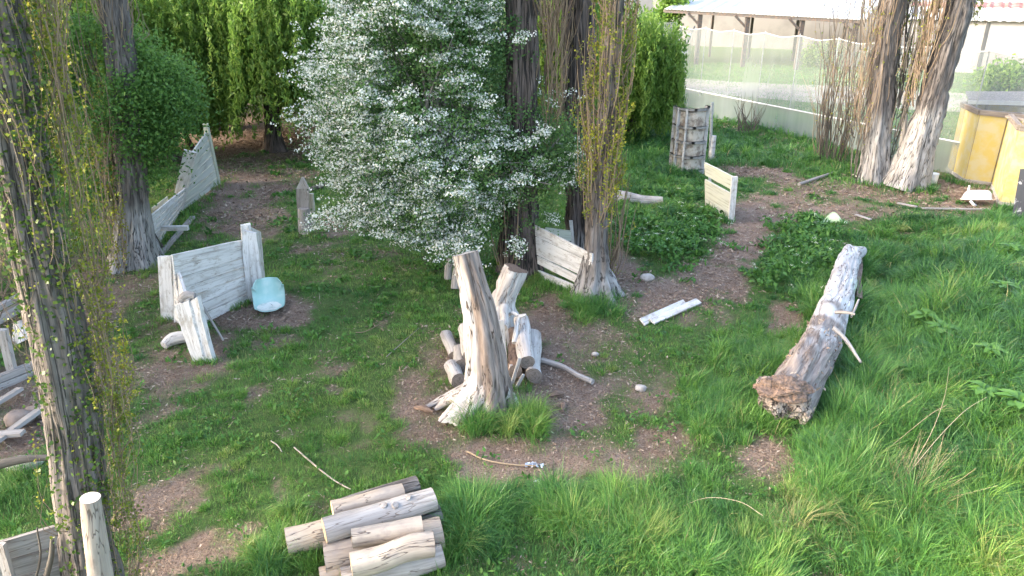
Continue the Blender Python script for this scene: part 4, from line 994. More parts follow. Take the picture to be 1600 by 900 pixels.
# ------------------------------------------------------------------ white wooden bunker with the plastic chair
b = at(330, 505)
root = thing("wooden_bunker", b, "three-sided white plank bunker with a tall post at its right, left of the yard", "bunker", None)
BL, BR = at(285, 522), at(396, 467); TL, TR = up(BL, 268, 398), up(BR, 380, 374)
mb = MB(); n = 7
for k in range(n):
    f0, f1 = k / n + .004, (k + 1) / n - .006
    e = np.array([random.uniform(-.02, .02), 0, 0])
    slab(mb, BL + (TL - BL) * f0, BR + (TR - BR) * f0, BR + (TR - BR) * f1 + e, BL + (TL - BL) * f1 + e, .035, tint=random.uniform(.55, 1), nu=10, wob=.015, ragged=.012)
mb.build("back_panel", M['white'], root)
mb = MB()
p = at(262, 497); q = up(p, 250, 400); slab(mb, p + [-.1, -.02, -.02], q + [-.02, -.02, 0], q + [.22, -.05, .02], p + [.16, -.05, -.02], .06, tint=.9)
p = at(280, 505); q = up(p, 275, 404); slab(mb, p + [-.1, .06, 0], q + [-.06, .06, 0], q + [.10, .02, 0], p + [.06, .02, 0], .06, tint=.8)
mb.build("corner_post", M['white'], root)
mb = MB(); p = at(404, 462); 
for (x0, x1, t0, t1, yb, dy) in ((384, 392, 376, 390, 465, .03), (388, 410, 378, 400, 468, -.08)):
    A_, B2 = at(x0, yb), at(x1 + 4, yb - 2); A_ = A_ + [0, dy, 0]; B2 = B2 + [0, dy, 0]
    slab(mb, A_, up(A_, t0, 352 if t0 < 377 else 360), up(B2, t1, 349 if t0 < 377 else 364), B2, .08, tint=.85, ragged=.03, nu=12)
A_ = at(398, 464); C_ = at(412, 452); slab(mb, A_, up(A_, 385, 352), up(C_, 405, 362), C_, .07, tint=.75, ragged=.05, nu=12)
mb.build("side_post", M['white'], root)
mb = MB(); P0, P1 = at(276, 508), at(322, 566)                        # low left wing
T0, T1 = up(P0, 274, 408), up(P1, 296, 470)
for k, (f0, f1) in enumerate(((.12, .40), (.41, .70), (.71, .97))):
    slab(mb, P0 + (T0 - P0) * f0, P1 + (T1 - P1) * f0 * .9, P1 + (T1 - P1) * f1 * .9, P0 + (T0 - P0) * f1, .05, tint=random.uniform(.7, 1), nu=10, wob=.02, ragged=.02)
mb.build("side_wing", M['white'], root)
mb = MB(); P = at(322, 563)
for (xb0, xb1, xt0, xt1, yt) in ((303, 321, 276, 298, 468), (321, 336, 299, 310, 462)):
    a0, a1 = at(xb0, 563), at(xb1, 564); slab(mb, a0, up(a0, xt0, yt + 8), up(a1, xt1, yt), a1, .10, tint=.85, nu=14, wob=.02, ragged=.03)
mb.build("front_post", M['white'], root)
mb = MB(); tube(mb, [up(P, 281, 470), up(P, 290, 462), up(P, 304, 462)], [.05, .07, .05], 10, 12, .4, 9, (True, True), .4); mb.build("broken_top", M['greywood'], root, smooth=True)
mb = MB(); tube(mb, [at(349, 532), up(at(349, 532), 313, 472, .15)], [.022, .02], 8, 8, .05, 9, (True, True), .4)
tag(mb.build("leaning_stick", M['greywood'], smooth=True), "thin grey stick leaning on the front post of the white bunker", "stick")

# plastic chair shell (bucket seat without legs)
b = at(418, 478)
root = thing("chair_shell", b, "pale aqua plastic bucket chair shell without legs standing on bare earth", "chair")
def shell(u, v):
    """u 0..1 from the front lip over the seat up the back, v -1..1 across"""
    prof = np.array([[0, -.36, .10], [0, -.26, .07], [0, -.08, .025], [0, .10, .03], [0, .21, .10], [0, .27, .22], [0, .325, .36], [0, .375, .45]])
    w = np.array([.19, .245, .275, .29, .29, .27, .25, .19])
    D = spline(np.column_stack([prof, w]), 200); q = D[np.clip((u * 199).astype(int), 0, 199)]; P = q[..., :3]; ww = q[..., 3]
    a = np.abs(v)
    rise = a ** 3.0 * (.05 + .22 * np.exp(-((u - .58) / .17) ** 2)); fwd_ = a ** 2.4 * .20 * sstep(.45, .75, u)
    y_, z_ = P[..., 1] - fwd_, P[..., 2] + rise; tl = R(-1)         # it has tipped forward on its front lip
    return np.stack([ww * v * (1 - .05 * a), y_ * math.cos(tl) + z_ * math.sin(tl), z_ * math.cos(tl) - y_ * math.sin(tl)], -1)
Uu, Vv = np.meshgrid(np.linspace(0, 1, 36), np.linspace(-1, 1, 25), indexing='ij')
Pp = shell(Uu, Vv); CZ = .012 - float(Pp[..., 2].min()) * 1.04; rotz = R(16); c_, s_ = math.cos(rotz), math.sin(rotz)
Pp = np.stack([Pp[..., 0] * c_ - Pp[..., 1] * s_, Pp[..., 0] * s_ + Pp[..., 1] * c_, Pp[..., 2]], -1) * 1.04 + b + [.07, -.08, CZ]
nrm = np.cross(np.gradient(Pp, axis=0), np.gradient(Pp, axis=1)); nrm /= np.linalg.norm(nrm, axis=-1)[..., None]
def sheet(mb, Pp, nrm, t, tint=.5):
    n, m = Pp.shape[:2]; idx = np.arange(n * m).reshape(n, m); f = np.stack([idx[:-1, :-1], idx[:-1, 1:], idx[1:, 1:], idx[1:, :-1]], -1).reshape(-1, 4)
    mb.add(np.concatenate([(Pp + nrm * t / 2).reshape(-1, 3), (Pp - nrm * t / 2).reshape(-1, 3)]), [f, f[:, ::-1] + n * m], tint)
    for e in (idx[0], idx[-1], idx[:, 0], idx[:, -1]): mb.F.append(np.stack([e[:-1], e[1:], e[1:] + n * m, e[:-1] + n * m], -1) + mb.n - 2 * n * m)
mb = MB(); sheet(mb, Pp, nrm, .012); mb.build("shell", M['plastic'], root, smooth=True)
sel = Pp[3:19, 5:20]; sn = nrm[3:19, 5:20]; up_sign = np.sign(sn[8, 7, 2])
rr_u, rr_v = np.meshgrid(np.linspace(-1, 1, 16), np.linspace(-1, 1, 15), indexing='ij')
cu = sel.shape[0]
mb = MB(); cen = Pp[11, 12]; ang = np.linspace(0, 2 * np.pi, 40, endpoint=False)
from math import pi
rings = []
for f in np.linspace(.05, 1, 8):
    uu = .27 + .21 * f * np.cos(ang) * (1 + .06 * np.sin(5 * ang)); vv = .78 * f * np.sin(ang) * (1 + .06 * np.sin(4 * ang + 1)); q = shell(uu, vv)
    q = np.stack([q[:, 0] * c_ - q[:, 1] * s_, q[:, 0] * s_ + q[:, 1] * c_, q[:, 2]], -1) * 1.04 + b + [.07, -.08, CZ + .0105]; rings.append(q)
Pr = np.array(rings); n_ = 40; F = [[k * n_ + j, k * n_ + (j + 1) % n_, (k + 1) * n_ + (j + 1) % n_, (k + 1) * n_ + j] for k in range(7) for j in range(n_)]
mb.add(Pr.reshape(-1, 3), np.array(F)); mb.build("worn_seat", M['plastic_worn'], root, smooth=True)

# ------------------------------------------------------------------ long sloping fence at the left
b = at(300, 345)
root = thing("board_fence", b, "long sloping fence of pale boards with a yellow-green end post at the upper left", "fence")
FB, NB = at(341, 288), at(236, 400); FT, NT = up(FB, 322, 205), up(NB, 236, 335)
MBo, MTo = at(283, 330), up(at(283, 330), 300, 238)
mb = MB(); n = 7
for k in range(n):
    f0, f1 = k / n + .004, (k + 1) / n - .012
    L0, L1 = FB + (FT - FB) * f0, FB + (FT - FB) * f1; m0, m1 = MBo + (MTo - MBo) * f0, MBo + (MTo - MBo) * f1
    slab(mb, m0, L0, L1, m1, .04, tint=random.uniform(.0, .5), nu=8, wob=.01, ragged=.01)
mb.build("upper_panel", M['mossy'], root)
mb = MB(); MT2 = MBo + (MTo - MBo) * .42; n = 5
for k in range(n):
    f0, f1 = k / n + .01, (k + 1) / n - .02
    slab(mb, NB + (NT - NB) * f0, MBo + (MT2 - MBo) * f0, MBo + (MT2 - MBo) * f1, NB + (NT - NB) * f1, .04, tint=random.uniform(.5, .95), nu=8, wob=.02, ragged=.02)
mb.build("lower_panel", M['white'], root)
mb = MB(); beam(mb, MBo + [-.1, -.1, -.05], MTo + [.0, -.08, .05], .30, .07, (1, .3, 0), .6, 8); mb.build("slanted_board", M['white'], root)
mb = MB(); beam(mb, FB, up(FB, 321, 193), .13, .13, (1, 0, 0), 1.0, 6); mb.build("end_post", M['mossy'], root)
mb = MB(); A_ = up(at(240, 372), 238, 330); C_ = up(at(262, 345), 262, 312); beam(mb, A_, C_, .16, .03, (0, 0, 1), .9); mb.build("loose_board", M['mossy'], root)
mb = MB(); A_ = up(at(262, 380), 236, 357); C_ = up(at(262, 380), 294, 356); beam(mb, A_, C_, .10, .10, (0, 0, 1), .7)
tag(mb.build("cross_beam", M['white']), "short white beam jutting out from the sloping fence beside the whitewashed poplar", "beam")
mb = MB(); A_, C_ = at(250, 402) + [0, 0, .05], at(302, 342) + [0, 0, .05]; beam(mb, A_, C_, .12, .06, (1, 0, 0), .4)
tag(mb.build("plank", M['greywood']), "grey plank lying on the ground along the sloping fence", "plank")

# small picket shelter in the shade
b = at(474, 364)
root = thing("picket_post", b, "small group of weathered pickets standing by a bare patch left of the hawthorn", "post")
for (xb, xt0, xt, yt, w, dy, lab) in ((474, 474, 473, 277, .30, 0, 1), (484, 483, 482, 288, .22, .22, 0)):
    p = at(xb, 362) + [0, dy, 0]; t_ = up(p, xt, yt); mb = MB(); z1 = p + (t_ - p) * .80; s = np.array([w / 2, 0, 0])
    slab(mb, p - s * .8, z1 - s, z1 + s, p + s * .8, .06, tint=.35, nu=10, ragged=.02)
    if lab: slab(mb, z1 - s, t_ - s * .15, t_ + s * .15, z1 + s, .06, tint=.8, nu=3)
    mb.build("picket", M['mossy' if not lab else 'greywood'], root)
mb = MB(); tube(mb, [at(478, 364), at(478, 364) + [.02, 0, .62]], [.15, .12], 10, 12, .4, 7, (False, True), .3); mb.build("rotten_foot", M['greywood'], root, smooth=True)
mb = MB(); tube(mb, [at(330, 203) + [0, 0, .2], at(352, 200) + [0, 0, .3], at(356, 188) + [0, 0, .8]], [.35, .3, .2], 14, 20, .4, 3, (True, True), .9)
tag(mb.build("pale_rubble", M['wallpale'], smooth=True), "whitish lump behind the yellow-green end post of the sloping fence", "rubble")
stick([(485, 300), (520, 290), (545, 285)], [.07, .08, .06], "dark fallen log in the shade behind the pickets", "fallen_branch", 'limb', "branch", .2, 9, .08)

# ------------------------------------------------------------------ slatted panel between the poplars
b = at(875, 440)
root = thing("slatted_panel", b, "white slatted bunker panel with an ochre pipe between the middle poplars", "bunker")
L0, R0 = at(834, 432), at(926, 470); L1, R1 = up(L0, 834, 352), up(R0, 926, 390)
def lr(f): return L0 + (L1 - L0) * f, R0 + (R1 - R0) * f
for (fl0, fl1, fr0, fr1, t) in ((.02, .17, .02, .17, .9), (.30, .45, .20, .36, .95), (.47, .80, .42, .74, 1.0), (.82, 1.02, .75, .92, .8)):
    mb = MB(); slab(mb, lr(fl0)[0], lr(fr0)[1], lr(fr1)[1], lr(fl1)[0], .035, tint=t, nu=8, wob=.008, ragged=.008); mb.build("slat", M['white'], root)
mb = MB(); A_, C_ = lr(.52)[0] + [.3, .06, 0], lr(.40)[1] + [0, .06, 0]; tube(mb, [A_, C_], [.05, .05], 10, 6); mb.build("pipe", M['yellowpipe'], root, smooth=True)
mb = MB(); beam(mb, L0 + [0, .06, 0], L1 + [0, .06, .1], .1, .06, (1, 0, 0), .4); mb.build("upright", M['white'], root)
b = at(875, 405)
root = thing("back_panel_board", b, "low white board panel behind the slatted panel, against the dark grey poplar", "bunker")
A_, C_ = at(852, 418), at(898, 412)
for k, (f0, f1) in enumerate(((.05, .3), (.34, .62), (.66, .95))):
    At, Ct = up(A_, 852, 352), up(C_, 895, 358); mb = MB(); slab(mb, A_ + (At - A_) * f0, C_ + (Ct - C_) * f0, C_ + (Ct - C_) * f1, A_ + (At - A_) * f1, .03, tint=.7, ragged=.01); mb.build("board", M['mossy'], root)
mb = MB(); beam(mb, C_, up(C_, 892, 345), .07, .07, (1, 0, 0), .3); mb.build("upright", M['white'], root)
mb = MB(); A_ = at(958, 452); tube(mb, [A_, up(A_, 952, 424)], [.03, .03], 8, 4)
tag(mb.build("yellow_stake", plain("yellow_paint", (.65, .36, .03), .5), smooth=True), "short yellow stake at the foot of the slender poplar", "stake")

# planks lying in the grass
g = "planks lying in the grass"
for (a, c, w, lab) in (((1003, 508), (1070, 478), .15, "shorter white plank lying in the grass nearer the slatted panel"), ((1018, 507), (1091, 475), .14, "longer white plank lying in the grass beside the shorter one")):
    A_, C_ = at(*a) + [0, 0, .06], at(*c) + [0, 0, .06]; mb = MB(); beam(mb, A_, C_, w, .035, (1, 1, 0), .9, 8)
    tag(mb.build("plank", M['white']), lab, "plank", g)
for (a, c, w, lab) in (((1402, 320), (1432, 326), .10, "short weathered lath on the ground below the leaning poplar"), ((1440, 328), (1545, 330), .07, "long thin lath on bare earth left of the white basin"), ((1336, 338), (1360, 346), .08, "short pale lath right of the lime plastic piece")):
    A_, C_ = at(*a) + [0, 0, .05], at(*c) + [0, 0, .05]; mb = MB(); beam(mb, A_, C_, w, .03, (0, 1, 0), .6, 5)
    tag(mb.build("lath", M['greywood']), lab, "lath")
log(at(948, 318) + [0, 0, .2], at(1034, 324) + [0, 0, .14], .21, "whitish fallen log lying in tall grass right of the middle poplars", None, matl='greywood', endm='logend_old', tint=.6, rb=.15, bend=.05)

# ------------------------------------------------------------------ curved formwork, white board, post
b = at(1076, 272)
root = thing("curved_formwork", b, "tall curved rusty formwork panel with a grey ribbed frame standing in the grass", "formwork")
r = .47; hgt = 2.05; a0, a1 = R(-200), R(20); c0 = b + [0, .35, 0]
def arc(rr, z, n=26, s0=a0, s1=a1): a = np.linspace(s0, s1, n); return np.column_stack([c0[0] + rr * np.cos(a), c0[1] + rr * np.sin(a), np.full(n, c0[2] + z)])
Pp = np.stack([arc(r, z) for z in np.linspace(0, hgt, 8)]); nn = Pp - c0; nn[..., 2] = 0; nn /= np.linalg.norm(nn, axis=-1)[..., None]
mb = MB(); sheet(mb, Pp, nn, .015); mb.build("sheet", M['formwork'], root, smooth=True)
for z in (.12, .56, 1.02, 1.48, hgt - .02):
    mb = MB(); Q = np.stack([arc(r + .012, z - .035), arc(r + .085, z - .035), arc(r + .085, z + .035), arc(r + .012, z + .035), arc(r + .012, z - .035)]); sheet(mb, Q, np.zeros_like(Q), 0.0); mb.build("hoop", M['rib'], root)
for a in (a0, R(-150), R(-118), R(-32), a1):
    d = np.array([math.cos(a), math.sin(a), 0]); mb = MB(); q = c0 + d * (r + .055); beam(mb, q, q + [0, 0, hgt], .09, .05, d, .5, 6); mb.build("upright", M['rib'], root)
b = at(1122, 340)
root = thing("board_bunker", b, "weathered white pallet-like board panel in front of the curved formwork", "bunker")
A_, C_ = at(1103, 322), at(1140, 346); At, Ct = up(A_, 1102, 254), up(C_, 1146, 276)
for (f0, f1, t) in ((.02, .2, .2), (.21, .62, .5), (.72, 1.0, .8)):
    mb = MB(); slab(mb, A_ + (At - A_) * f0, C_ + (Ct - C_) * f0, C_ + (Ct - C_) * f1, A_ + (At - A_) * f1, .05, tint=t, nu=6, ragged=.01); mb.build("board", M['mossy'], root)
mb = MB(); beam(mb, C_ + [.03, 0, 0], Ct + [.03, 0, 0], .10, .14, (0, 1, 0), .6); mb.build("end_post", M['white'], root)
mb = MB(); beam(mb, A_ + [.16, -.06, .1], up(A_, 1104, 268) + [.05, -.06, 0], .06, .04, (1, 0, 0), 1.0); mb.build("batten", M['white'], root)
b = at(1109, 250); mb = MB(); tube(mb, [b, up(b, 1113, 160)], [.055, .05], 8, 6, tint=.5); 
root = thing("net_post", b, "grey metal post standing free beside the curved formwork", "post"); mb.build("pole", M['metal'], root, smooth=True)
mb = MB(); tube(mb, [b + [.04, -.02, -.02], up(b, 1113, 212) + [.05, -.02, 0]], [.1, .09], 8, 6, .1); mb.build("sleeve", M['rib'], root, smooth=True)
b = at(1403, 262); mb = MB(); tube(mb, [b, up(b, 1412, 205), up(b, 1416, 143)], [.10, .09, .085], 10, 14, .15, 8, tint=.3)
tag(mb.build("fence_post", M['greywood'], smooth=True), "grey wooden post standing between the two whitewashed poplars", "post")

# ------------------------------------------------------------------ yellow bunkers and the things beside them
def yellow(poly, hgt, label, base):
    root = thing("yellow_bunker", base, label, "bunker", "yellow strand board bunkers")
    P = [np.array([x, y, float(H(x, y))]) for x, y in poly]; n = len(P)
    for i in range(n):
        a, c = P[i], P[(i + 1) % n]; d = unit(c - a)
        mb = MB(); slab(mb, a + d * .02 + [0, 0, .1], c - d * .02 + [0, 0, .1], c - d * .02 + [0, 0, hgt], a + d * .02 + [0, 0, hgt], .03, tint=.5, nu=4, wob=.004); mb.build("wall_panel", M['yellow'], root)
        mb = MB(); z = np.array([0, 0, hgt + .06]); beam(mb, a + z, c + z, .15, .12, (0, 0, 1), .2); mb.build("top_rail", M['plyedge'], root)
        mb = MB(); z = np.array([0, 0, .05]); beam(mb, a + z, c + z, .10, .09, (0, 0, 1), .8); mb.build("bottom_rail", M['greywood'], root)
        mb = MB(); inw = unit(np.mean(P, 0) - a) * .06; beam(mb, a + inw + [0, 0, .05], a + inw + [0, 0, hgt + .1], .07, .07, (1, 0, 0), .3); mb.build("corner_post", M['plyedge'], root)
    return root, P
y1, P1_ = yellow([(14.1, 23.5), (13.75, 21.95), (14.35, 21.55), (16.0, 21.75), (16.5, 23.2), (15.3, 24.2)], 2.02, "further yellow board bunker with a dark gritty roof sheet on it", ground(15, 22.8))
mb = MB(); slab(mb, np.array([14.2, 23.35, 2.2]), np.array([16.8, 22.6, 2.24]), np.array([17.1, 24.6, 2.32]), np.array([14.9, 24.8, 2.3]), .05, tint=.5); mb.build("roof_sheet", M['gravelroof'], y1)
mb = MB(); beam(mb, np.array([14.15, 23.3, 2.19]), np.array([16.8, 22.55, 2.23]), .12, .03, (0, 0, 1), .5); mb.build("roof_edge", M['roof'], y1)
y2, P2_ = yellow([(14.2, 21.25), (13.25, 19.35), (14.15, 18.95), (16.0, 19.2), (16.3, 20.8)], 2.02, "nearer open-topped yellow board bunker right of the white basin", ground(14.8, 20.2))
mb = MB(); beam(mb, np.array([14.0, 21.1, 2.12]), np.array([14.15, 19.1, 2.14]), .1, .06, (1, 0, 0), .3); beam(mb, np.array([13.5, 19.6, 2.2]), np.array([16.0, 19.9, 2.2]), .1, .06, (0, 1, 0), .3); mb.build("roof_beam", M['plyedge'], y2)

b = at(1524, 318)
root = thing("washbasin", b, "white enamel basin lying face down in front of the yellow bunkers", "basin")
Uu, Vv = np.meshgrid(np.linspace(0, 1, 16), np.linspace(0, 2 * np.pi, 33), indexing='ij')
rad_ = np.interp(Uu, [0, .45, .7, .9, 1], [.02, .72, .92, 1.0, 1.10]); zz = np.interp(Uu, [0, .45, .7, .9, 1], [.27, .26, .17, .03, .025])
sq = (np.abs(np.cos(Vv)) ** 3 + np.abs(np.sin(Vv)) ** 3) ** (-1 / 3.)
Pp = np.stack([b[0] + .34 * rad_ * sq * np.cos(Vv), b[1] + .24 * rad_ * sq * np.sin(Vv), b[2] + zz + .10 + .16 * (rad_ * sq * np.sin(Vv) * -.35)], -1)
nn = np.cross(np.gradient(Pp, axis=0), np.gradient(Pp, axis=1)); nn /= np.linalg.norm(nn, axis=-1)[..., None] + 1e-9
mb = MB(); sheet(mb, Pp, nn, .02); mb.build("bowl", M['basin'], root, smooth=True)
mb = MB(); tube(mb, [b + [-.26, .02, .30], b + [-.27, .02, .50]], [.03, .025], 8, 5); mb.build("drain_spout", M['basin'], root, smooth=True)
mb = MB(); tube(mb, [b + [-.30, -.22, .14], b + [-.22, -.28, .05], b + [-.14, -.24, .02]], [.035, .035, .03], 8, 10); mb.build("overflow_pipe", M['basin'], root, smooth=True)
A_, C_ = at(1580, 345), at(1640, 350); mb = MB(); At, Ct = up(A_, 1594, 264, .25), up(C_, 1652, 262, .25)
slab(mb, A_, C_, Ct, At, .06, tint=.5, nu=6); tag(mb.build("painted_board", M['board']), "black board with pale spots leaning at the right edge before the yellow bunker", "board")
b = at(1456, 286); mb = MB(); c1 = b
tube(mb, [b, b + [0, 0, .30]], [.13, .15], 12, 6, .06, 4, (True, True), .5)
tag(mb.build("plastic_canister", M['basin'], smooth=True), "small pale canister at the foot of the leaning poplar", "canister")
b = at(1297, 350)
Uu, Vv = np.meshgrid(np.linspace(-1, 1, 18), np.linspace(0, 1, 6), indexing='ij')
Pp = np.stack([b[0] + .42 * Uu, b[1] + .1 * Vv + .06 * np.cos(Uu * 3), b[2] + .02 + .26 * Vv * (.55 + .45 * np.cos((Uu - .25) * 5))], -1)
nn = np.cross(np.gradient(Pp, axis=0), np.gradient(Pp, axis=1)); nn /= np.linalg.norm(nn, axis=-1)[..., None] + 1e-9
mb = MB(); sheet(mb, Pp, nn, .02); tag(mb.build("plastic_piece", M['limeplastic'], smooth=True), "curved lime and white plastic piece at the edge of the weed patch", "plastic piece")

# ------------------------------------------------------------------ cut post and board fence at the bottom left, frame and rubble behind
b = at(172, 1010)
t_ = up(b, 141, 778); m_ = up(b, 152, 860)
root = thing("cut_post", b, "peeled round post with a sawn top at the lower left", "post")
mb = MB(); ps, _ = tube(mb, [b, m_, t_], [.105, .09, .075], 28, 60, .16, 6, (False, False), .0, None, None, .2, .04); mb.build("pole", M['cut'], root, smooth=True)
mb = MB(); end_disc(mb, ps[-1], unit(ps[-1].mean(0) - ps[-5].mean(0))); mb.build("cut_top", plain("pale_sawn_top", (.72, .66, .57), .9, (.5, .42, .33), 12), root)
b = at(60, 955)
root = thing("board_fence", b, "low grey plank fence at the bottom left corner with twigs in front", "fence")
A_, C_ = at(-60, 985), at(112, 935); At, Ct = up(A_, -60, 862), up(C_, 104, 815)
mb = MB()
for k in range(4):
    f0, f1 = k / 4 + .005, (k + 1) / 4 - .01
    slab(mb, A_ + (At - A_) * f0, C_ + (Ct - C_) * f0, C_ + (Ct - C_) * f1, A_ + (At - A_) * f1, .03, tint=.35, nu=8, wob=.005)
mb.build("planks", M['greywood'], root)
mb = MB(); beam(mb, A_ + [.55, .06, 0], up(A_, 0, 850, .06), .08, .05, (1, 0, 0), .4); mb.build("fence_post", M['greywood'], root)
q = (A_ + C_) / 2 + [.2, -.1, 0]
mb = MB(); tube(mb, [q, up(q, 78, 880), up(q, 82, 842)], [.03, .026, .015], 7, 14, .2, 9, (False, True), .4); tube(mb, [q + [-.12, 0, 0], up(q, 62, 880), up(q, 58, 825)], [.014, .012, .008], 5, 12, .2, 9, (False, True), .2)
tag(mb.build("dry_twig", M['limb'], smooth=True), "forked dry twig standing before the grey plank fence", "twig")
stick([(-30, 830, .75), (30, 818, .8), (70, 812, .82), (112, 806, .8)], [.05, .055, .04, .03], "dark bare branch lying over the grey plank fence", "branch", 'limb', "branch", .4, 9)
b = at(30, 600)
root = thing("timber_rack", b, "low weathered wooden frame with torn clear sheet at the left edge", "frame")
f0, f1 = at(-40, 620), at(85, 570); fb0, fb1 = at(-40, 545), at(65, 510)
for (p, q, w) in ((f0, f1, .13), (f0 + [0, 0, .12], f1 + [0, 0, .14], .10), (up(fb0, -40, 520), up(fb1, 48, 470), .14), (up(fb0, -40, 500), up(fb1, 40, 458), .08)):
    mb = MB(); beam(mb, p, q, w, .10, (0, 0, 1), .6); mb.build("rail", M['greywood'], root)
for (xb, yb, xt, yt) in ((22, 592, 4, 515), (72, 572, 50, 480), (-35, 610, -40, 520)):
    p = at(xb, yb); mb = MB(); beam(mb, p, up(p, xt, yt), .12, .09, (1, 0, 0), .8); mb.build("upright", M['greywood'], root)
p = at(30, 540); mb = MB(); slab(mb, up(p, 18, 545), up(p, 60, 520), up(p, 62, 490, .3), up(p, 20, 505, .3), .01, tint=.5, nu=8, wob=.05); mb.build("torn_sheet", M['film'], root)
g = "rubble heap at the left edge"
for (a, c, w, lab) in (((-10, 705), (68, 652), .13, "long grey plank lying on the rubble at the left edge"), ((-10, 690), (40, 690), .11, "dark short plank under the long grey one at the left edge"), ((-20, 650), (36, 620), .12, "pale plank above the rubble at the left edge")):
    A_, C_ = at(*a) + [0, 0, .10], at(*c) + [0, 0, .14]; mb = MB(); beam(mb, A_, C_, w, .05, (1, 1, .2), .4, 6); tag(mb.build("plank", M['greywood']), lab, "plank", g)
stone(32, 660, .2, "round brown stone on the rubble at the left edge", 'brownstone'); stone(38, 728, .22, "flat grey stone in grass below the rubble", flat=.3); stone(58, 648, .16, "brown stone behind the long plank in the rubble", 'brownstone')
b = at(60, 500); root = thing("dry_brush", b, "tangle of bare dry twigs behind the wooden frame at the left edge", "brush")
mb = MB()
for _ in range(70):
    p = at(random.uniform(-30, 90), random.uniform(430, 530)); d = rng.normal(0, .35, 3); d[2] = abs(d[2]) + .5
    tube(mb, [p, p + d * .5 + rng.normal(0, .06, 3), p + d], [.012, .009, .004], 4, 6, caps=(False, False), tint=random.random())
mb.build("twigs", M['shoot'], root)

# ------------------------------------------------------------------ big-leaved weeds and loose plants
def broad(px, py, n, L, label, zoff=.25, name="burdock_plant"):
    b = at(px, py); root = thing(name, b, label, "plant", "big-leaved weeds on the bank"); mb = MB()
    for i in range(n):
        a = i * 2.4 + random.random(); o = np.array([math.cos(a), math.sin(a), 0]); l = L * random.uniform(.7, 1.15); el = random.uniform(.35, 1.0)
        p0 = b + [0, 0, zoff]; mid = p0 + o * l * .5 * math.cos(el) + [0, 0, l * .5 * math.sin(el)]; tip = p0 + o * l + [0, 0, l * .22]
        P = spline([p0, mid, tip], 9); wd = np.interp(np.linspace(0, 1, 9), [0, .25, .5, .8, 1], [.03, .04, .20, .17, .01]) * l; s = np.array([-o[1], o[0], 0])
        rag = 1 + .18 * np.sin(np.arange(9) * 2.6 + i)
        V = np.concatenate([P + s * (wd * rag)[:, None] + [0, 0, .03 * l], P, P - s * (wd * rag)[:, None] + [0, 0, .03 * l]]); i9 = np.arange(8)
        mb.add(V, [np.stack([i9, i9 + 1, i9 + 10, i9 + 9], -1), np.stack([i9 + 9, i9 + 10, i9 + 19, i9 + 18], -1)], random.uniform(.5, .85))
    mb.build("leaves", M['weed'], root, smooth=True)
for (x, y, n, L, lab) in ((1468, 540, 7, .55, "broad-leaved weed with a pale upturned leaf, centre of the bank"), (1440, 520, 5, .6, "upright broad-leaved weed right of the fallen trunk"), (1572, 410, 7, .5, "broad-leaved weed at the top right of the bank"), (1540, 575, 8, .5, "spreading lobed weed on the bank below the broad-leaved one"), (1585, 660, 9, .55, "yellow-green lobed weed at the right edge of the bank"), (1530, 640, 8, .5, "lobed weed left of the yellow-green one at the right edge"), (1560, 470, 6, .45, "low broad-leaved weed high on the bank"), (1400, 600, 6, .4, "small broad-leaved weed beside the rotten end of the fallen trunk")):
    broad(x, y, n * 2, L * .5, lab, .26)
b = at(1425, 775); root = thing("dry_stalks", b, "feathery tuft of bleached dry stems standing in the tall grass", "plant"); mb = MB()
for _ in range(46):
    p = b + np.array([random.gauss(0, .12), random.gauss(0, .1), 0]); q = np.array([random.gauss(.18, .22), random.gauss(.05, .2), random.uniform(.35, .85)])
    tube(mb, [p, p + q * .5 + rng.normal(0, .03, 3), p + q], [.003, .002, .001], 3, 5, caps=(False, False), tint=random.random())
mb.build("stems", M['straw'], root)
root = thing("dead_shrub", at(1165, 205), "thin bare grey shrub in front of the net, right of the formwork", "shrub"); mb = MB()
for _ in range(34):
    p = at(random.uniform(1150, 1185), random.uniform(198, 212)); d = np.array([random.gauss(0, .35), random.gauss(0, .3), random.uniform(.8, 1.7)])
    tube(mb, [p, p + d * .5 + rng.normal(0, .06, 3), p + d], [.016, .011, .005], 4, 6, caps=(False, False), tint=random.random() * .5)
mb.build("stems", M['limb'], root)

# ------------------------------------------------------------------ white net enclosure
NA, NBp = at(1052, 168, 0), at(1212, 206, 0); dirn = unit(NBp - NA)
NE = NA + dirn * 17.0
root = thing("net_fence", (NA + NE) / 2, "long white translucent net fence with a scalloped top edge behind the right trees", "fence")
def netpanel(p0, p1, h0, h1, name, tint, sag=.12, bays=9, sway=.08):
    n = 90; t = np.linspace(0, 1, n); rows_ = 12; d = unit(p1 - p0); nrm = np.array([-d[1], d[0], 0]); P = []
    for k, f in enumerate(np.linspace(0, 1, rows_)):
        top = h1 - sag * (1 - np.abs(((t * bays) % 1) * 2 - 1)) ** .9 if h1 > 2 else np.full(n, h1)
        z = h0 + (top - h0) * f
        off = sway * (fbm(np.stack([t * 26, np.full(n, f * 1.5), t * 0], -1), 2) - .5) * 2 * math.sin(math.pi * min(1, f + .05))
        q = p0 + (p1 - p0) * t[:, None] + nrm * off[:, None]; q[:, 2] = z + H(q[:, 0], q[:, 1]) * (1 - f) * .5; P.append(q)
    mb = MB(); P = np.array(P); idx = np.arange(rows_ * n).reshape(rows_, n); puv = np.stack([np.broadcast_to(t * np.linalg.norm(p1 - p0), (rows_, n)), np.zeros((rows_, n)), P[..., 2]], -1)
    mb.add(P.reshape(-1, 3), np.stack([idx[:-1, :-1], idx[:-1, 1:], idx[1:, 1:], idx[1:, :-1]], -1).reshape(-1, 4), tint, puv.reshape(-1, 3)); return mb.build(name, M['net'], root, smooth=True), P
_, Pn = netpanel(NA, NE, .9, 3.75, "upper_net", .0)
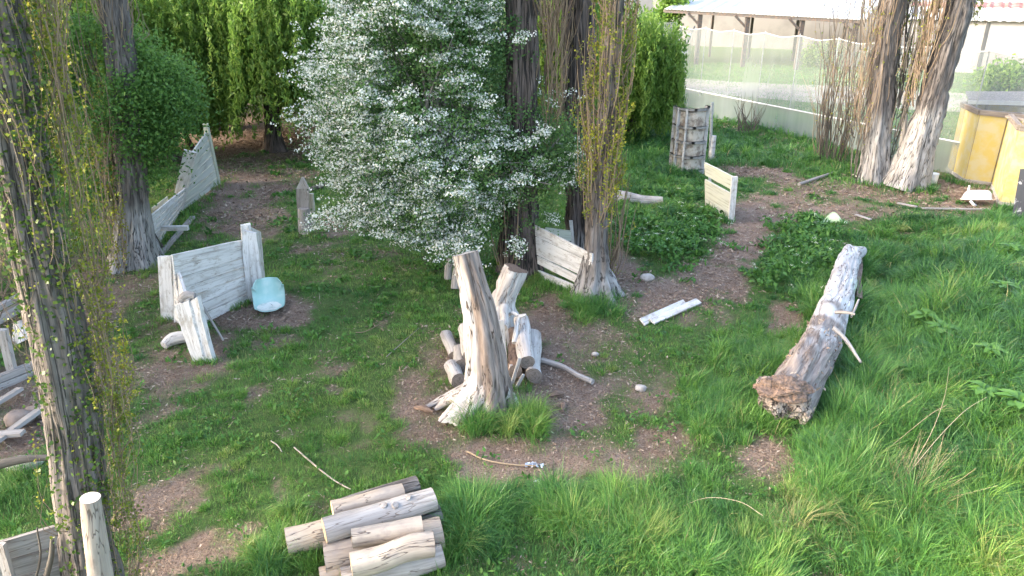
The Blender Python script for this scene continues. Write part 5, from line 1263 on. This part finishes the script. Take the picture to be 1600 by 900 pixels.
netpanel(NA + [-.05, -.12, 0], NE + [-.05, -.12, 0], .0, 1.0, "lower_net", .35, 0, 9, .05)
mb = MB(); tube(mb, [p for p in Pn[-1]], .018, 5, 90, caps=(False, False)); mb.build("top_hem", M['hem'], root)
mb = MB(); tube(mb, [NA + [0, -.14, 1.0], NE + [0, -.14, 1.0]], .035, 6, 20, caps=(False, False)); mb.build("hem", M['hem'], root)
for i in range(10):
    p = NA + (NE - NA) * (i / 9); p = ground(p[0], p[1]) + [.04, .1, 0]; mb = MB(); tube(mb, [p, p + [0, 0, 3.8]], .02, 7, 4); mb.build("net_post", M['metal'], root, smooth=True)
NL0, NL1 = at(900, 140, 0), at(1047, 166, 0)
netpanel(NL0, NL1 + [.1, .3, 0], .0, 3.9, "end_net", .05, .05, 4)
mb = MB(); tube(mb, [NL1, NL1 + [.25, .1, 3.85]], .06, 7, 4); mb.build("end_post", M['wallpale'], root)
mb = MB(); tube(mb, [NA, NA + [-.05, 0, 1.6], NA + [.7, .1, 3.75]], .05, 7, 8); mb.build("gate_edge", M['wallpale'], root)
for (px, py, s) in ((1018, 83, .25), (1062, 85, .3), (1072, 57, .2)):
    p = up(NA, px, py, -.15); mb = MB(); slab(mb, p, p + [s * 1.3, 0, .02], p + [s * 1.2, 0, s * .6], p + [.05, 0, s * .7], .01, tint=.5); mb.build("patch", M['basin'], root)

# ------------------------------------------------------------------ buildings beyond
E1, E2 = up(np.array([0, 58., 0]), 1038, 14), up(np.array([0, 51., 0]), 1352, 31)
root = thing("open_canopy", (E1 + E2) / 2 * [1, 1, 0], "open shed with a pale sheet roof on dark posts beyond the net", "shed")
back_ = np.array([6.5, 11, 1.7]); n = 120; t = np.linspace(0, 1, n)
ed = E1 + (E2 - E1) * t[:, None]; corr = .035 * np.sin(t * 330)[:, None] * np.array([0, 0, 1.])
Pp = np.stack([ed + corr, ed + back_ * .5 + corr, ed + back_ + corr]); nn = np.zeros_like(Pp); nn[..., 2] = 1
mb = MB(); sheet(mb, Pp, nn, .03); mb.build("roof", M['roof'], root)
mb = MB(); beam(mb, E1 - [0, -.2, .15], E2 - [0, -.2, .15], .2, .1, (0, 0, 1)); mb.build("eave_beam", M['darkmetal'], root)
for f in (.20, .45, .72, .97):
    p = E1 + (E2 - E1) * f + [.1, .4, -.1]; q = p * [1, 1, 0]; mb = MB(); beam(mb, q, p, .28, .28, (1, 0, 0)); beam(mb, p - [0, 0, .9], p - [.9, -.1, .05], .14, .14, (0, 1, 0)); mb.build("post", M['darkmetal'], root)
for f in (.12, .35, .60, .85):
    p = E1 + (E2 - E1) * f + back_ * .55 + [0, 0, -.1]; mb = MB(); beam(mb, p * [1, 1, 0], p, .18, .18, (1, 0, 0)); mb.build("post", M['darkmetal'], root)
mb = MB(); W0, W1 = np.array([12., 78, 0]), np.array([42., 62, 0]); slab(mb, W0, W1, W1 + [0, 0, 6.5], W0 + [0, 0, 6.5], .3, tint=.5, nu=10)
tag(mb.build("pale_wall", M['wallpale']), "long pale wall behind the open shed", "wall")
mb = MB(); slab(mb, np.array([3., 66, 0]), np.array([11.8, 66, 0]), np.array([11.8, 66, 6.5]), np.array([3., 66, 6.5]), .3, tint=.5)
tag(mb.build("grey_wall", M['wallgrey']), "dark grey wall section left of the open shed", "wall")
b = ground(11.6, 60); leafy(b, "small yellow-green bush at the left end of the open shed", [(11.6, 60, 2.6, 1.2, 1, 1.3, 1), (12.3, 60, 4.2, .8, .8, 1.0, .6)], 5000, .28, M['willow'], .12, None, "bush", 24, .35)
tag(stick([(1042, 55, .1), (1052, 45, .1)], [.1, .1], "reddish pipe heap at the gap of the net", "pipe", 'rust', "pipe"))
Wb0, Wb1 = np.array([27., 54., 0]), np.array([48., 40., 0])
root = thing("warehouse", (Wb0 + Wb1) / 2, "low grey-walled warehouse with pale and rusty roof sheets at the upper right", "building")
mb = MB(); slab(mb, Wb0, Wb1, Wb1 + [0, 0, 3.3], Wb0 + [0, 0, 3.3], .2, tint=.5, nu=12); mb.build("wall", M['wallgrey'], root)
t = np.linspace(0, 1, n); ed = Wb0 + (Wb1 - Wb0) * t[:, None] + [-.3, -.4, 3.35]; bk = np.array([3.5, 5.5, 1.1])
corr = .05 * np.sin(t * 300)[:, None] * np.array([0, 0, 1.])
Pp = np.stack([ed + corr, ed + bk * .62 + corr]); nn = np.zeros_like(Pp); nn[..., 2] = 1; mb = MB(); sheet(mb, Pp, nn, .03); mb.build("roof", M['roof'], root)
Pp = np.stack([ed + bk * .62 + corr + [0, 0, .01], ed + bk * .9 + corr + [0, 0, .01]]); nn = np.zeros_like(Pp); nn[..., 2] = 1; mb = MB(); sheet(mb, Pp, nn, .03); mb.build("rusty_roof", M['rust'], root)
Pp = np.stack([ed + bk * .9 + corr, ed + bk * 1.8 + corr]); nn = np.zeros_like(Pp); nn[..., 2] = 1; mb = MB(); sheet(mb, Pp, nn, .03); mb.build("ridge_roof", M['roof'], root)
for f in np.linspace(.05, .95, 7):
    p = Wb0 + (Wb1 - Wb0) * f + [-.1, -.14, 0]; mb = MB(); beam(mb, p, p + [0, 0, 3.3], .22, .1, (1, 0, 0)); mb.build("pilaster", M['wallpale'], root)
for i, (x, y, r, lab) in enumerate(((27.5, 42, 1.7, "low bush behind the net near the warehouse wall, left one"), (30.5, 40, 1.9, "low bush behind the net near the warehouse wall, right one"), (22.5, 55, 1.5, "low bush under the open shed behind the net"))):
    bb = ground(x, y); leafy(bb, lab, [(x, y, .7, r, r * .7, .8, 1)], 3500, .24, M['willow'], .1, "low bushes behind the net", "bush", 22, .35)
b = ground(-20, 62)
root = thing("distant_house", b, "grey house roof glimpsed over the willows", "house")
mb = MB(); slab(mb, np.array([-24., 62, 0]), np.array([-14., 62, 0]), np.array([-14., 62, 4.4]), np.array([-24., 62, 4.4]), .3, tint=.5); mb.build("wall", M['wallpale'], root)
mb = MB(); slab(mb, np.array([-24.5, 61.5, 4.4]), np.array([-13.5, 61.5, 4.4]), np.array([-13.5, 66, 6.2]), np.array([-24.5, 66, 6.2]), .1, tint=.5); mb.build("roof", M['wallgrey'], root)
